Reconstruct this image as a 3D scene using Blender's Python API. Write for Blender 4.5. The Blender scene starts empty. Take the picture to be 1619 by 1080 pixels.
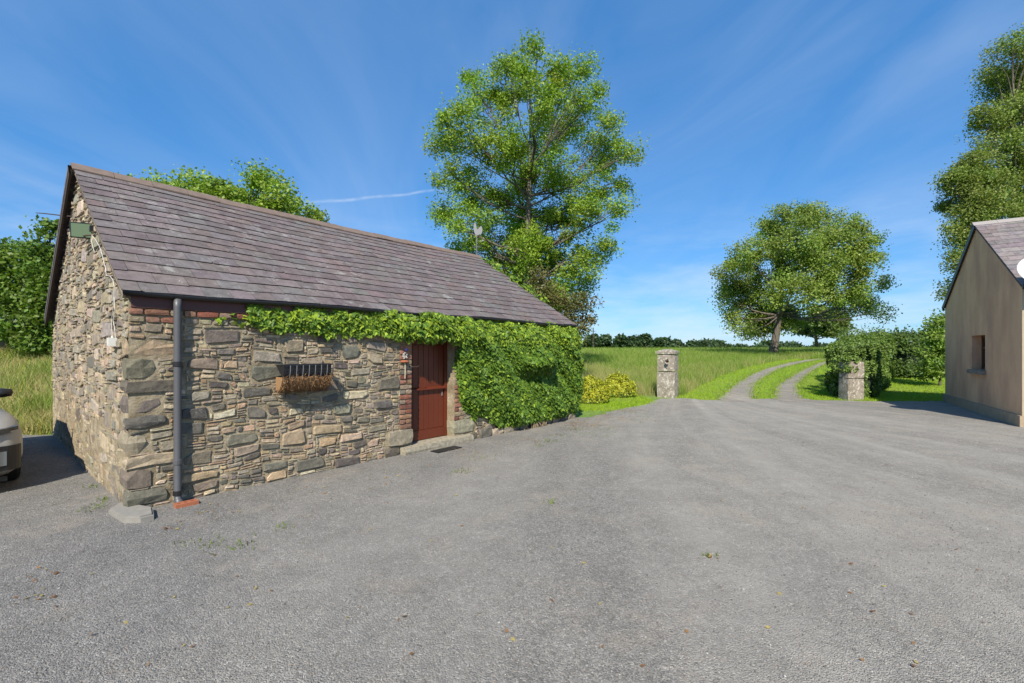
import bpy, math, random
import numpy as np
from mathutils import Vector, Matrix

random.seed(7)
RNG = np.random.default_rng(11)
PI = math.pi
scene = bpy.context.scene
COL = scene.collection

# ---------------------------------------------------------------- camera
EYE = 1.65
cd = bpy.data.cameras.new('camera'); cam = bpy.data.objects.new('camera', cd); COL.objects.link(cam)
cam.location = (0, 0, EYE); cam.rotation_euler = (PI/2, 0, 0)
cd.sensor_width = 36; cd.lens = 16.0; cd.shift_y = 13/1619
cd.clip_start = 0.05; cd.clip_end = 6000
scene.camera = cam

# ---------------------------------------------------------------- light and sky
SUN = Vector((-0.12, -0.99, 0)).normalized()
SUN_EL = math.radians(42)
sdir = Vector((SUN.x*math.cos(SUN_EL), SUN.y*math.cos(SUN_EL), math.sin(SUN_EL)))
sl = bpy.data.lights.new('sun', 'SUN'); sl.energy = 4.6; sl.angle = math.radians(0.53); sl.color = (1.0, 0.93, 0.81)
so = bpy.data.objects.new('sun', sl); COL.objects.link(so)
so.rotation_euler = (-sdir).to_track_quat('-Z', 'Y').to_euler(); so.location = sdir*50

def nd(nt, typ, ins=None, out=0, **props):
    n = nt.nodes.new(typ)
    for k, v in props.items(): setattr(n, k, v)
    for k, v in (ins or {}).items():
        s = n.inputs[k]
        if isinstance(v, bpy.types.NodeSocket): nt.links.new(v, s)
        else:
            if isinstance(v, (tuple, list)) and len(v) == 3 and s.type == 'RGBA': v = (*v, 1)
            s.default_value = v
    return n.outputs[out]

def ramp(nt, fac, stops, interp='LINEAR'):
    n = nt.nodes.new('ShaderNodeValToRGB'); cr = n.color_ramp; cr.interpolation = interp
    while len(cr.elements) < len(stops): cr.elements.new(0.5)
    for e, (p, c) in zip(cr.elements, stops):
        e.position = p; e.color = (c, c, c, 1) if isinstance(c, (int, float)) else (*c, 1)
    nt.links.new(fac, n.inputs[0]); return n.outputs[0]

def math_(nt, op, a, b=0.0, c=0.0, clamp=False):
    return nd(nt, 'ShaderNodeMath', {0: a, 1: b, 2: c}, operation=op, use_clamp=clamp)

def mixc(nt, fac, a, b, blend='MIX'):
    n = nt.nodes.new('ShaderNodeMix'); n.data_type = 'RGBA'; n.blend_type = blend
    for i, v in ((0, fac), (6, a), (7, b)):
        if isinstance(v, bpy.types.NodeSocket): nt.links.new(v, n.inputs[i])
        else: n.inputs[i].default_value = (*v, 1) if isinstance(v, (tuple, list)) else v
    return n.outputs[2]

def noise(nt, scale, detail=4, rough=0.55, vec=None, out='Fac', dist=0.0):
    ins = {'Scale': scale, 'Detail': detail, 'Roughness': rough, 'Distortion': dist}
    if vec is not None: ins['Vector'] = vec
    return nd(nt, 'ShaderNodeTexNoise', ins, out=out)

def pix_dir(px, py):
    return Vector(((px-809.5)/720, 1.0, (553-py)/720)).normalized()

w = bpy.data.worlds.new('World'); scene.world = w; w.use_nodes = True
nt = w.node_tree; nt.nodes.clear()
sky = nd(nt, 'ShaderNodeTexSky', sky_type='NISHITA', sun_disc=False, sun_elevation=SUN_EL,
         sun_rotation=math.atan2(SUN.x, SUN.y), altitude=60, air_density=1.0, dust_density=0.25, ozone_density=2.2)
tc = nd(nt, 'ShaderNodeTexCoord', out='Generated')
sep = nt.nodes.new('ShaderNodeSeparateXYZ'); nt.links.new(tc, sep.inputs[0])
zz = math_(nt, 'ADD', math_(nt, 'MAXIMUM', sep.outputs[2], 0.0), 0.10)
pl = nd(nt, 'ShaderNodeCombineXYZ', {0: math_(nt, 'DIVIDE', sep.outputs[0], zz), 1: math_(nt, 'DIVIDE', sep.outputs[1], zz), 2: 0.0})
mp = nd(nt, 'ShaderNodeMapping', {'Vector': pl, 'Rotation': (0, 0, math.radians(14)), 'Scale': (1.15, 0.36, 1)})
streak = noise(nt, 1.0, 5, 0.55, mp, dist=1.4)
big = noise(nt, 0.33, 2, 0.5, nd(nt, 'ShaderNodeMapping', {'Vector': pl, 'Location': (2.3, 1.1, 0)}))
cir = math_(nt, 'MULTIPLY', ramp(nt, streak, [(0.36, 0.0), (0.80, 1.0)]), ramp(nt, big, [(0.36, 0.35), (0.62, 1.0)]))
mp2 = nd(nt, 'ShaderNodeMapping', {'Vector': tc, 'Scale': (2.2, 2.2, 9.0)})
low = math_(nt, 'MULTIPLY', ramp(nt, noise(nt, 1.6, 6, 0.6, mp2), [(0.42, 0.0), (0.72, 1.0)]),
            ramp(nt, sep.outputs[2], [(0.0, 1.0), (0.12, 0.8), (0.30, 0.0)]))
# vapour trail: a thin line on the great circle through two directions
d1, d2 = pix_dir(470, 323), pix_dir(700, 301)
nrm = d1.cross(d2).normalized(); mid = (d1+d2).normalized()
wob = math_(nt, 'MULTIPLY', math_(nt, 'SUBTRACT', noise(nt, 14, 3, 0.5, tc), 0.5), 0.012)
dist_ = math_(nt, 'ABSOLUTE', math_(nt, 'ADD', nd(nt, 'ShaderNodeVectorMath', {0: tc, 1: tuple(nrm)}, out='Value', operation='DOT_PRODUCT'), wob))
along = nd(nt, 'ShaderNodeVectorMath', {0: tc, 1: tuple(mid)}, out='Value', operation='DOT_PRODUCT')
trail = math_(nt, 'MULTIPLY', ramp(nt, dist_, [(0.0, 1.0), (0.0035, 0.0)]), ramp(nt, along, [(0.986, 0.0), (0.9935, 1.0)]))
trail = math_(nt, 'MULTIPLY', trail, ramp(nt, noise(nt, 30, 3, 0.6, tc), [(0.35, 0.2), (0.6, 1.0)]))
fac = math_(nt, 'ADD', math_(nt, 'MULTIPLY', cir, 0.22), math_(nt, 'ADD', math_(nt, 'MULTIPLY', low, 0.55), math_(nt, 'MULTIPLY', trail, 0.3)), clamp=True)
skyc = mixc(nt, 0.45, mixc(nt, 1.0, sky, (0.52, 0.77, 0.95), 'MULTIPLY'), (0.28, 1.72, 4.5))
skymix = mixc(nt, fac, skyc, (4.9, 5.4, 5.9))
bg = nd(nt, 'ShaderNodeBackground', {'Color': skymix, 'Strength': 0.115})
wo = nt.nodes.new('ShaderNodeOutputWorld'); nt.links.new(bg, wo.inputs[0])

vs = scene.view_settings
vs.view_transform = 'Standard'; vs.look = 'None'; vs.gamma = 1; vs.use_curve_mapping = False; vs.exposure = 0.6
scene.cycles.max_bounces = 6; scene.cycles.transparent_max_bounces = 8; scene.cycles.caustics_reflective = False; scene.cycles.caustics_refractive = False
scene.cycles.use_denoising = True

# ---------------------------------------------------------------- mesh helpers
def link(o, parent=None):
    COL.objects.link(o)
    if parent is not None:
        o.parent = parent
        if parent.type == 'EMPTY': o.matrix_parent_inverse = Matrix.Translation(-Vector(parent.location))
    return o

def tag(o, label=None, cat=None, group=None, kind=None):
    if label: o['label'] = label
    if cat: o['category'] = cat
    if group: o['group'] = group
    if kind: o['kind'] = kind
    return o

def empty(name, loc, label, cat, group=None):
    o = bpy.data.objects.new(name, None); o.location = loc; o.empty_display_size = 0.2
    COL.objects.link(o); return tag(o, label, cat, group)

def np_mesh(name, V, F, cols=None, smooth=False):
    """V (n,3), F (m,k) uniform faces, cols (n,3)"""
    V = np.asarray(V, dtype=np.float32); F = np.asarray(F, dtype=np.int32); k = F.shape[1]
    me = bpy.data.meshes.new(name)
    me.vertices.add(len(V)); me.vertices.foreach_set('co', V.ravel())
    me.loops.add(F.size); me.loops.foreach_set('vertex_index', F.ravel())
    me.polygons.add(len(F)); me.polygons.foreach_set('loop_start', np.arange(0, F.size, k, dtype=np.int32))
    if smooth: me.polygons.foreach_set('use_smooth', np.ones(len(F), dtype=bool))
    me.update(calc_edges=True)
    if cols is not None:
        at = me.attributes.new('col', 'FLOAT_COLOR', 'POINT')
        c4 = np.ones((len(V), 4), dtype=np.float32); c4[:, :3] = cols
        at.data.foreach_set('color', c4.ravel())
    return me

class MB:
    """collects faces; build() links them as one mesh object"""
    def __init__(self): self.v = []; self.f = []; self.c = []
    def add(self, V, F, col=None):
        n = len(self.v); self.v += [tuple(p) for p in V]; self.f += [[i+n for i in f] for f in F]
        self.c += [tuple(col) if col is not None else (1, 1, 1)]*len(V); return self
    def mesh(self, name, smooth=False):
        me = bpy.data.meshes.new(name); me.from_pydata(self.v, [], self.f)
        if smooth: me.polygons.foreach_set('use_smooth', [True]*len(me.polygons))
        at = me.attributes.new('col', 'FLOAT_COLOR', 'POINT')
        at.data.foreach_set('color', [x for c in self.c for x in (*c, 1.0)])
        me.update(); return me
    def build(self, name, mat, parent=None, smooth=False):
        me = self.mesh(name, smooth); me.materials.append(mat)
        return link(bpy.data.objects.new(name, me), parent)
    def box(self, o, ax, ay, az, col=None):
        """o corner, three edge vectors"""
        o, ax, ay, az = Vector(o), Vector(ax), Vector(ay), Vector(az)
        V = [o, o+ax, o+ax+ay, o+ay, o+az, o+ax+az, o+ax+ay+az, o+ay+az]
        F = [(0,3,2,1),(4,5,6,7),(0,1,5,4),(1,2,6,5),(2,3,7,6),(3,0,4,7)]
        return self.add(V, F, col)
    def tube(self, pts, rad, n=8, cap=True, col=None):
        pts = [Vector(p) for p in pts]; m = len(pts)
        if isinstance(rad, (int, float)): rad = [rad]*m
        V = []; F = []; prev = None
        for i, p in enumerate(pts):
            t = (pts[min(i+1, m-1)]-pts[max(i-1, 0)]).normalized()
            if prev is None: s = t.orthogonal().normalized()
            else: s = (prev-t*prev.dot(t)).normalized()
            prev = s; q = t.cross(s)
            for k in range(n):
                a = 2*PI*k/n; V.append(p+(s*math.cos(a)+q*math.sin(a))*rad[i])
        for i in range(m-1):
            for k in range(n):
                F.append((i*n+k, i*n+(k+1) % n, (i+1)*n+(k+1) % n, (i+1)*n+k))
        if cap: F.append(tuple(range(n-1, -1, -1))); F.append(tuple((m-1)*n+k for k in range(n)))
        return self.add(V, F, col)
    def lathe(self, c, axis, prof, n=16, col=None):
        """prof: list of (distance along axis, radius)"""
        c, axis = Vector(c), Vector(axis).normalized(); s = axis.orthogonal().normalized(); q = axis.cross(s)
        V = []; F = []
        for d, r in prof:
            for k in range(n):
                a = 2*PI*k/n; V.append(c+axis*d+(s*math.cos(a)+q*math.sin(a))*r)
        for i in range(len(prof)-1):
            for k in range(n): F.append((i*n+k, i*n+(k+1) % n, (i+1)*n+(k+1) % n, (i+1)*n+k))
        F.append(tuple(range(n-1, -1, -1))); F.append(tuple((len(prof)-1)*n+k for k in range(n)))
        return self.add(V, F, col)
    def block(self, o, ax, ay, az, rnd=0.12, jit=0.006, col=None, rs=random):
        """rough stone block: 3x3x3 lattice shell with worn corners (48 triangles)"""
        o, ax, ay, az = Vector(o), Vector(ax), Vector(ay), Vector(az); idx = {}; V = []
        L = (ax.length, ay.length, az.length); m = min(L)
        for i in range(3):
            for j in range(3):
                for k in range(3):
                    if i == j == k == 1: continue
                    e = [(i-1), (j-1), (k-1)]; ne = sum(abs(x) for x in e)
                    pull = (0, 0, 0.45, 1.0)[ne]*rnd*m
                    f = [x/2+0.5 - x*pull/max(l, 1e-6) for x, l in zip(e, L)]
                    p = o+ax*f[0]+ay*f[1]+az*f[2]+Vector((rs.uniform(-jit, jit), rs.uniform(-jit, jit), rs.uniform(-jit, jit)))
                    idx[i, j, k] = len(V); V.append(p)
        F = []
        for d in range(3):
            for s in (0, 2):
                for a in (0, 1):
                    for b in (0, 1):
                        q = []
                        for (x, y) in ((a, b), (a+1, b), (a+1, b+1), (a, b+1)):
                            t = [x, y]; t.insert(d, s); q.append(idx[tuple(t)])
                        if (s == 0) != (d == 1): q.reverse()
                        F.append(q)
        return self.add(V, F, col)

def jitcol(c, k=0.15, rs=random):
    f = 1+rs.uniform(-k, k); return tuple(max(0.0, x*f*(1+rs.uniform(-k*.35, k*.35))) for x in c)

# ---------------------------------------------------------------- materials
def new_mat(name):
    m = bpy.data.materials.new(name); m.use_nodes = True; nt = m.node_tree; nt.nodes.clear()
    out = nt.nodes.new('ShaderNodeOutputMaterial'); return m, nt, out

def principled(nt, out, color, rough=0.8, bump=None, bstr=0.5, bdist=0.01, **ins):
    d = {'Base Color': color, 'Roughness': rough}; d.update(ins)
    if bump is not None: d['Normal'] = nd(nt, 'ShaderNodeBump', {'Height': bump, 'Strength': bstr, 'Distance': bdist})
    sh = nd(nt, 'ShaderNodeBsdfPrincipled', d); nt.links.new(sh, out.inputs[0]); return sh

def geo_pos(nt): return nd(nt, 'ShaderNodeNewGeometry', out='Position')
def attr(nt): return nd(nt, 'ShaderNodeAttribute', out='Color', attribute_name='col')

def plain(name, color, rough=0.6, metallic=0.0, var=0.15, scale=20, bstr=0.15, spec=0.5):
    m, nt, out = new_mat(name); p = geo_pos(nt); n = noise(nt, scale, 5, 0.6, p)
    c = mixc(nt, n, tuple(x*(1-var) for x in color), tuple(min(1, x*(1+var)) for x in color))
    principled(nt, out, c, rough, n, bstr, 0.004, Metallic=metallic, **{'Specular IOR Level': spec}); return m

def m_stone(name='stone', lichen=0.5, tint=(1, 1, 1)):
    m, nt, out = new_mat(name); p = geo_pos(nt)
    a = mixc(nt, 1.0, attr(nt), tint, 'MULTIPLY')
    n1 = noise(nt, 16, 6, 0.65, p); n2 = noise(nt, 70, 5, 0.7, p)
    c = mixc(nt, 1.0, a, ramp(nt, n1, [(0.25, 0.58), (0.5, 1.0), (0.75, 1.45)]), 'MULTIPLY')
    c = mixc(nt, ramp(nt, n2, [(0.48, 0.0), (0.75, 0.5)]), c, mixc(nt, 1.0, c, (0.45, 0.45, 0.45), 'MULTIPLY'))
    li = ramp(nt, noise(nt, 11, 7, 0.75, nd(nt, 'ShaderNodeMapping', {'Vector': p, 'Location': (5, 3, 1)})), [(0.60, 0.0), (0.68, lichen)])
    c = mixc(nt, li, c, (0.40, 0.385, 0.32))
    h = math_(nt, 'ADD', math_(nt, 'MULTIPLY', n1, 1.0), math_(nt, 'MULTIPLY', n2, 0.5))
    principled(nt, out, c, 0.92, h, 1.0, 0.012, **{'Specular IOR Level': 0.25}); return m

def m_mortar(name, pale=(1, 1, 1)):
    m, nt, out = new_mat(name); p = geo_pos(nt)
    n1 = noise(nt, 5, 6, 0.65, p); n2 = noise(nt, 45, 6, 0.75, p)
    c = ramp(nt, n1, [(0.3, (0.22, 0.175, 0.11)), (0.5, (0.36, 0.295, 0.195)), (0.72, (0.52, 0.445, 0.32))])
    c = mixc(nt, 1.0, c, pale, 'MULTIPLY'); c = mixc(nt, ramp(nt, n2, [(0.30, 0.5), (0.48, 0.0)]), c, (0.12, 0.10, 0.07))
    h = math_(nt, 'ADD', n2, math_(nt, 'MULTIPLY', n1, 0.6))
    principled(nt, out, c, 0.95, h, 1.0, 0.03, **{'Specular IOR Level': 0.15}); return m

def m_slate():
    m, nt, out = new_mat('slate'); p = geo_pos(nt); a = attr(nt)
    n1 = noise(nt, 9, 6, 0.65, p); n2 = noise(nt, 60, 4, 0.6, p)
    c = mixc(nt, 1.0, a, ramp(nt, n1, [(0.28, 0.68), (0.5, 1.0), (0.74, 1.28)]), 'MULTIPLY')
    patch = ramp(nt, noise(nt, 1.1, 3, 0.6, p), [(0.40, 0.25), (0.60, 1.0)])
    sp = ramp(nt, nd(nt, 'ShaderNodeTexVoronoi', {'Vector': p, 'Scale': 26.0, 'Randomness': 1.0}, out='Distance'), [(0.10, 1.0), (0.24, 0.0)])
    spm = math_(nt, 'MULTIPLY', sp, ramp(nt, noise(nt, 6, 5, 0.7, p), [(0.50, 0.0), (0.58, 0.9)]))
    c = mixc(nt, math_(nt, 'MULTIPLY', spm, patch), c, (0.42, 0.40, 0.36))
    sm = math_(nt, 'MULTIPLY', ramp(nt, noise(nt, 4.0, 7, 0.72, nd(nt, 'ShaderNodeMapping', {'Vector': p, 'Location': (9, 2, 4)})), [(0.56, 0.0), (0.64, 0.6)]), patch)
    c = mixc(nt, sm, c, (0.33, 0.325, 0.30))
    principled(nt, out, c, 0.82, math_(nt, 'ADD', n1, math_(nt, 'MULTIPLY', n2, 0.35)), 0.6, 0.012, **{'Specular IOR Level': 0.18}); return m

def m_leaf(name, trans=0.35, rough=0.5, spec=0.35, tint=(1, 1, 1)):
    m, nt, out = new_mat(name); a = mixc(nt, 1.0, attr(nt), tint, 'MULTIPLY')
    b = nd(nt, 'ShaderNodeBsdfPrincipled', {'Base Color': a, 'Roughness': rough, 'Specular IOR Level': spec})
    t = nd(nt, 'ShaderNodeBsdfTranslucent', {'Color': mixc(nt, 1.0, a, (1.1, 1.25, 0.5), 'MULTIPLY')})
    mx = nd(nt, 'ShaderNodeMixShader', {0: trans, 1: b, 2: t}); nt.links.new(mx, out.inputs[0]); return m

def m_bark():
    m, nt, out = new_mat('bark'); p = geo_pos(nt)
    n1 = noise(nt, 3.0, 6, 0.7, nd(nt, 'ShaderNodeMapping', {'Vector': p, 'Scale': (3, 3, 0.6)}))
    c = ramp(nt, n1, [(0.3, (0.045, 0.036, 0.026)), (0.55, (0.13, 0.11, 0.085)), (0.75, (0.22, 0.20, 0.15))])
    principled(nt, out, c, 0.95, n1, 0.8, 0.05); return m

def m_gravel(name='gravel', gain=(1.29, 1.235, 1.145)):
    m, nt, out = new_mat(name); p = geo_pos(nt)
    v1 = nt.nodes.new('ShaderNodeTexVoronoi'); v1.inputs['Scale'].default_value = 105; nt.links.new(p, v1.inputs['Vector'])
    v2 = nt.nodes.new('ShaderNodeTexVoronoi'); v2.inputs['Scale'].default_value = 230; nt.links.new(p, v2.inputs['Vector'])
    s1 = nt.nodes.new('ShaderNodeSeparateColor'); nt.links.new(v1.outputs['Color'], s1.inputs[0])
    s2 = nt.nodes.new('ShaderNodeSeparateColor'); nt.links.new(v2.outputs['Color'], s2.inputs[0])
    c = ramp(nt, s1.outputs[0], [(0.0, (0.09, 0.088, 0.086)), (0.35, (0.165, 0.163, 0.160)), (0.72, (0.245, 0.24, 0.232)), (0.93, (0.31, 0.295, 0.27)), (1.0, (0.46, 0.44, 0.40))])
    c2 = ramp(nt, s2.outputs[1], [(0.0, (0.11, 0.108, 0.106)), (0.6, (0.215, 0.212, 0.207)), (1.0, (0.33, 0.315, 0.285))])
    c = mixc(nt, 0.40, c, c2)
    v3 = nt.nodes.new('ShaderNodeTexVoronoi'); v3.inputs['Scale'].default_value = 24; nt.links.new(p, v3.inputs['Vector'])
    s3 = nt.nodes.new('ShaderNodeSeparateColor'); nt.links.new(v3.outputs['Color'], s3.inputs[0])
    c = mixc(nt, 1.0, c, ramp(nt, s3.outputs[2], [(0.0, 0.86), (0.3, 0.98), (0.8, 1.02), (1.0, 1.15)]), 'MULTIPLY')
    gr = noise(nt, 30, 8, 0.9, p); c = mixc(nt, 1.0, c, ramp(nt, gr, [(0.3, 0.84), (0.5, 1.0), (0.7, 1.16)]), 'MULTIPLY')
    # worn wheel lines sweeping out of the drive: paler, finer, dusty
    sp = nt.nodes.new('ShaderNodeSeparateXYZ'); nt.links.new(p, sp.inputs[0])
    ex, ey = math_(nt, 'SUBTRACT', sp.outputs[0], 8.0), math_(nt, 'SUBTRACT', 19.0, sp.outputs[1])
    ang = math_(nt, 'ARCTAN2', ex, ey); rad = math_(nt, 'SQRT', math_(nt, 'ADD', math_(nt, 'MULTIPLY', ex, ex), math_(nt, 'MULTIPLY', ey, ey)))
    ang = math_(nt, 'ADD', ang, math_(nt, 'MULTIPLY', rad, -0.022))
    mp = nd(nt, 'ShaderNodeCombineXYZ', {0: math_(nt, 'MULTIPLY', ang, 11.0), 1: math_(nt, 'MULTIPLY', rad, 0.10), 2: 0.0})
    zone = ramp(nt, math_(nt, 'ADD', math_(nt, 'MULTIPLY', math_(nt, 'ADD', ang, math_(nt, 'MULTIPLY', math_(nt, 'SUBTRACT', noise(nt, 0.5, 4, 0.6, p), 0.5), 0.5)), 0.5), 0.75), [(0.20, 0.0), (0.42, 1.0), (0.72, 1.0), (0.85, 0.45)])
    c = mixc(nt, 1.0, c, mixc(nt, zone, (0.80, 0.815, 0.84), (1.06, 1.04, 1.0)), 'MULTIPLY')
    worn = ramp(nt, noise(nt, 1.0, 6, 0.62, mp, dist=0.25), [(0.40, 0.0), (0.64, 1.0)])
    c = mixc(nt, math_(nt, 'MULTIPLY', math_(nt, 'MULTIPLY', worn, math_(nt, 'ADD', zone, 0.25)), 0.58), c, (0.300, 0.288, 0.265))
    fine = ramp(nt, noise(nt, 2.3, 6, 0.7, p), [(0.35, 0.88), (0.65, 1.08)])
    c = mixc(nt, 1.0, c, fine, 'MULTIPLY')
    dust = ramp(nt, noise(nt, 1.0, 6, 0.7, nd(nt, 'ShaderNodeMapping', {'Vector': p, 'Location': (3, 8, 0)})), [(0.55, 0.0), (0.72, 0.55)])
    c = mixc(nt, dust, c, (0.30, 0.262, 0.215))
    c = mixc(nt, 1.0, c, gain, 'MULTIPLY')
    h = math_(nt, 'ADD', math_(nt, 'MULTIPLY', v1.outputs['Distance'], -1.0), math_(nt, 'MULTIPLY', v2.outputs['Distance'], -0.5))
    principled(nt, out, c, 0.9, h, 0.8, 0.012, **{'Specular IOR Level': 0.3}); return m

def m_grassland():
    m, nt, out = new_mat('grassland'); p = geo_pos(nt)
    n1 = noise(nt, 0.22, 5, 0.6, p); n2 = noise(nt, 6, 6, 0.7, p)
    c = ramp(nt, n1, [(0.35, (0.14, 0.25, 0.04)), (0.55, (0.19, 0.28, 0.06)), (0.7, (0.29, 0.29, 0.12))])
    c = mixc(nt, 1.0, c, ramp(nt, n2, [(0.3, 0.65), (0.7, 1.25)]), 'MULTIPLY')
    principled(nt, out, c, 0.95, n2, 1.0, 0.08, **{'Specular IOR Level': 0.15}); return m

def m_render():
    """old cement render with damp stains running down"""
    m, nt, out = new_mat('shaded_render'); p = geo_pos(nt)
    st = noise(nt, 1.5, 6, 0.65, nd(nt, 'ShaderNodeMapping', {'Vector': p, 'Scale': (0.8, 0.8, 0.30)}))
    n1 = noise(nt, 0.8, 4, 0.6, p); n2 = noise(nt, 60, 4, 0.6, p)
    c = ramp(nt, n1, [(0.3, (0.70, 0.415, 0.235)), (0.7, (0.80, 0.49, 0.285))])  # brighter and warmer than the sunlit front wall, to lift the shaded gable
    c = mixc(nt, ramp(nt, st, [(0.42, 0.0), (0.66, 0.7)]), c, (0.48, 0.262, 0.178))
    c = mixc(nt, ramp(nt, st, [(0.30, 0.2), (0.42, 0.0)]), c, (0.62, 0.47, 0.33))
    principled(nt, out, c, 0.9, n2, 0.35, 0.006, **{'Specular IOR Level': 0.2}); return m

def m_pillar():
    m, nt, out = new_mat('pillar_stone'); p = geo_pos(nt)
    n1 = noise(nt, 5, 6, 0.7, p)
    c = ramp(nt, n1, [(0.3, (0.145, 0.12, 0.09)), (0.55, (0.27, 0.235, 0.19)), (0.75, (0.36, 0.33, 0.28))])
    l1 = ramp(nt, noise(nt, 13, 5, 0.65, p), [(0.555, 0.0), (0.60, 0.85)])
    c = mixc(nt, l1, c, (0.52, 0.50, 0.43))
    principled(nt, out, c, 0.95, n1, 0.7, 0.02); return m

def m_glass(name, col=(0.02, 0.025, 0.03), rough=0.05):
    m, nt, out = new_mat(name); principled(nt, out, col, rough, **{'Specular IOR Level': 0.8}); return m

STONE = m_stone(tint=(1.17, 1.06, 0.98)); MORT = m_mortar('mortar'); MORT2 = m_mortar('lime_mortar', (1.08, 1.07, 1.05)); SLATE = m_slate(); BARK = m_bark(); GRAVEL = m_gravel(); TRACKM = m_gravel('track_gravel', (1.36, 1.26, 1.12)); GRASSL = m_grassland()
LEAF = m_leaf('leaf'); IVYL = m_leaf('ivy_leaf', 0.22, 0.5, 0.3); BLADE = m_leaf('grass_blade', 0.3, 0.6, 0.2)
RENDER = m_render(); PILLAR = m_pillar()
BRICK = m_stone('brick', 0.25); GRANITE = m_stone('granite', 0.2)
DOORP = plain('door_paint', (0.118, 0.023, 0.008), 0.45, var=0.12, scale=6, bstr=0.05)
FASCIA = plain('fascia_paint', (0.085, 0.03, 0.026), 0.6)
BLACKP = plain('black_plastic', (0.016, 0.016, 0.018), 0.35, bstr=0.03)
PIPE = plain('grey_plastic', (0.085, 0.085, 0.090), 0.45, bstr=0.05)
IRON = plain('rusty_iron', (0.05, 0.03, 0.022), 0.8)
CONC = plain('concrete', (0.24, 0.225, 0.195), 0.9, var=0.3, scale=14, bstr=0.5)
WHITE = plain('white_plastic', (0.62, 0.62, 0.58), 0.5, bstr=0.03)
COCO = plain('coco_fibre', (0.29, 0.165, 0.075), 0.95, var=0.55, scale=60, bstr=1.0)
TERRA = plain('terracotta', (0.34, 0.115, 0.055), 0.9, var=0.3)
RIDGE = plain('ridge_clay', (0.165, 0.120, 0.095), 0.9, var=0.45, scale=9, bstr=0.6)
TIMBER = plain('dark_timber', (0.045, 0.030, 0.022), 0.85)
GALV = plain('galvanised', (0.20, 0.20, 0.205), 0.5, 0.2)
LGLASS = m_glass('lamp_glass', (0.12, 0.17, 0.11), 0.12)
WGLASS = m_glass('window_glass')
CARP = plain('car_paint', (0.36, 0.35, 0.33), 0.28, 0.35, var=0.02, bstr=0.0); 
RUBBER = plain('rubber', (0.012, 0.012, 0.012), 0.8)

# ---------------------------------------------------------------- terrain
def smooth(a, b, t):
    t = np.clip((np.asarray(t, dtype=float)-a)/(b-a), 0, 1); return t*t*(3-2*t)

def H(x, y):
    """ground height: flat yard, then a gentle rise to the fields"""
    x = np.asarray(x, dtype=float); y = np.asarray(y, dtype=float)
    d = np.maximum(y-15.2, 0)
    z = 0.040*(d-2.0*(1-np.exp(-d/2.0)))
    z = np.where(z > 0.9, 0.9+0.85*(1-np.exp(-(z-0.9)/0.85)), z)
    left = smooth(-6.0, -9.5, x)*smooth(8.7, 18, y)*1.75*(1-0.6*smooth(25, 60, y))
    return z+left

def pix_ground(px, py):
    k = (px-809.5)/720; lo, hi = 1.5, 400.0
    for _ in range(60):
        D = (lo+hi)/2
        if EYE-float(H(k*D, D)) > (py-553)/720*D: lo = D
        else: hi = D
    return (k*lo, lo, float(H(k*lo, lo)))

# ground sheet out to the horizon: fine near, coarse far
def axis(fine, far, step, grow):
    a = list(np.arange(-fine, fine+1e-6, step)); s = step; x = fine
    while x < far: s *= grow; x += s; a.append(x); a.insert(0, -x)
    return np.array(a)
gx = axis(40, 2500, 1.0, 1.35); gy = axis(60, 2500, 1.0, 1.35)
GX, GY = np.meshgrid(gx, gy); nx, ny = len(gx), len(gy)
V = np.stack([GX.ravel(), GY.ravel(), H(GX, GY).ravel()], 1)
i = np.arange(nx*ny).reshape(ny, nx)
F = np.stack([i[:-1, :-1].ravel(), i[:-1, 1:].ravel(), i[1:, 1:].ravel(), i[1:, :-1].ravel()], 1)
me = np_mesh('ground', V, F, smooth=True); me.materials.append(GRASSL)
tag(link(bpy.data.objects.new('ground', me)), 'grassy ground rising gently to the fields', kind='structure')

# gravel yard: polygon with a ragged edge, laid just above the ground
C0 = Vector((-3.87, 4.59)); ANG = math.radians(40)
UX = Vector((math.sin(ANG), math.cos(ANG))); VX = Vector((-math.cos(ANG), math.sin(ANG)))
edge = [(-30, 8.9), (-14, 8.8), (-8.9, 8.75), (-5.0, 11.0), (-1.0, 12.6), (1.75, 10.95), (2.3, 11.5), (2.75, 12.3), (3.5, 13.1), (4.05, 13.7), (4.6, 14.6),
        (5.0, 15.3), (5.9, 15.4), (6.2, 14.9), (6.75, 14.75), (7.0, 15.25), (9.2, 15.25), (9.4, 14.8), (10.6, 14.75), (11.3, 14.45), (13.9, 14.5), (17, 12), (34, 4), (34, -24), (-30, -24)]
pts = []
for (a, b) in zip(edge, edge[1:]+edge[:1]):
    L = math.dist(a, b); n = max(1, int(L/0.18)) if L < 12 else 4
    for k in range(n):
        t = k/n; j = 0.07 if L < 12 else 0
        pts.append((a[0]+(b[0]-a[0])*t+random.uniform(-j, j), a[1]+(b[1]-a[1])*t+random.uniform(-j, j), 0.012))
me = bpy.data.meshes.new('gravel_yard'); me.from_pydata(pts, [], [list(range(len(pts)-1, -1, -1))])
import bmesh
bm = bmesh.new(); bm.from_mesh(me); bmesh.ops.triangulate(bm, faces=bm.faces[:]); bmesh.ops.recalc_face_normals(bm, faces=bm.faces[:])
for f in bm.faces:
    if f.normal.z < 0: f.normal_flip()
bm.to_mesh(me); bm.free(); me.materials.append(GRAVEL)
tag(link(bpy.data.objects.new('gravel_yard', me)), 'grey gravel farmyard', kind='structure')

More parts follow.
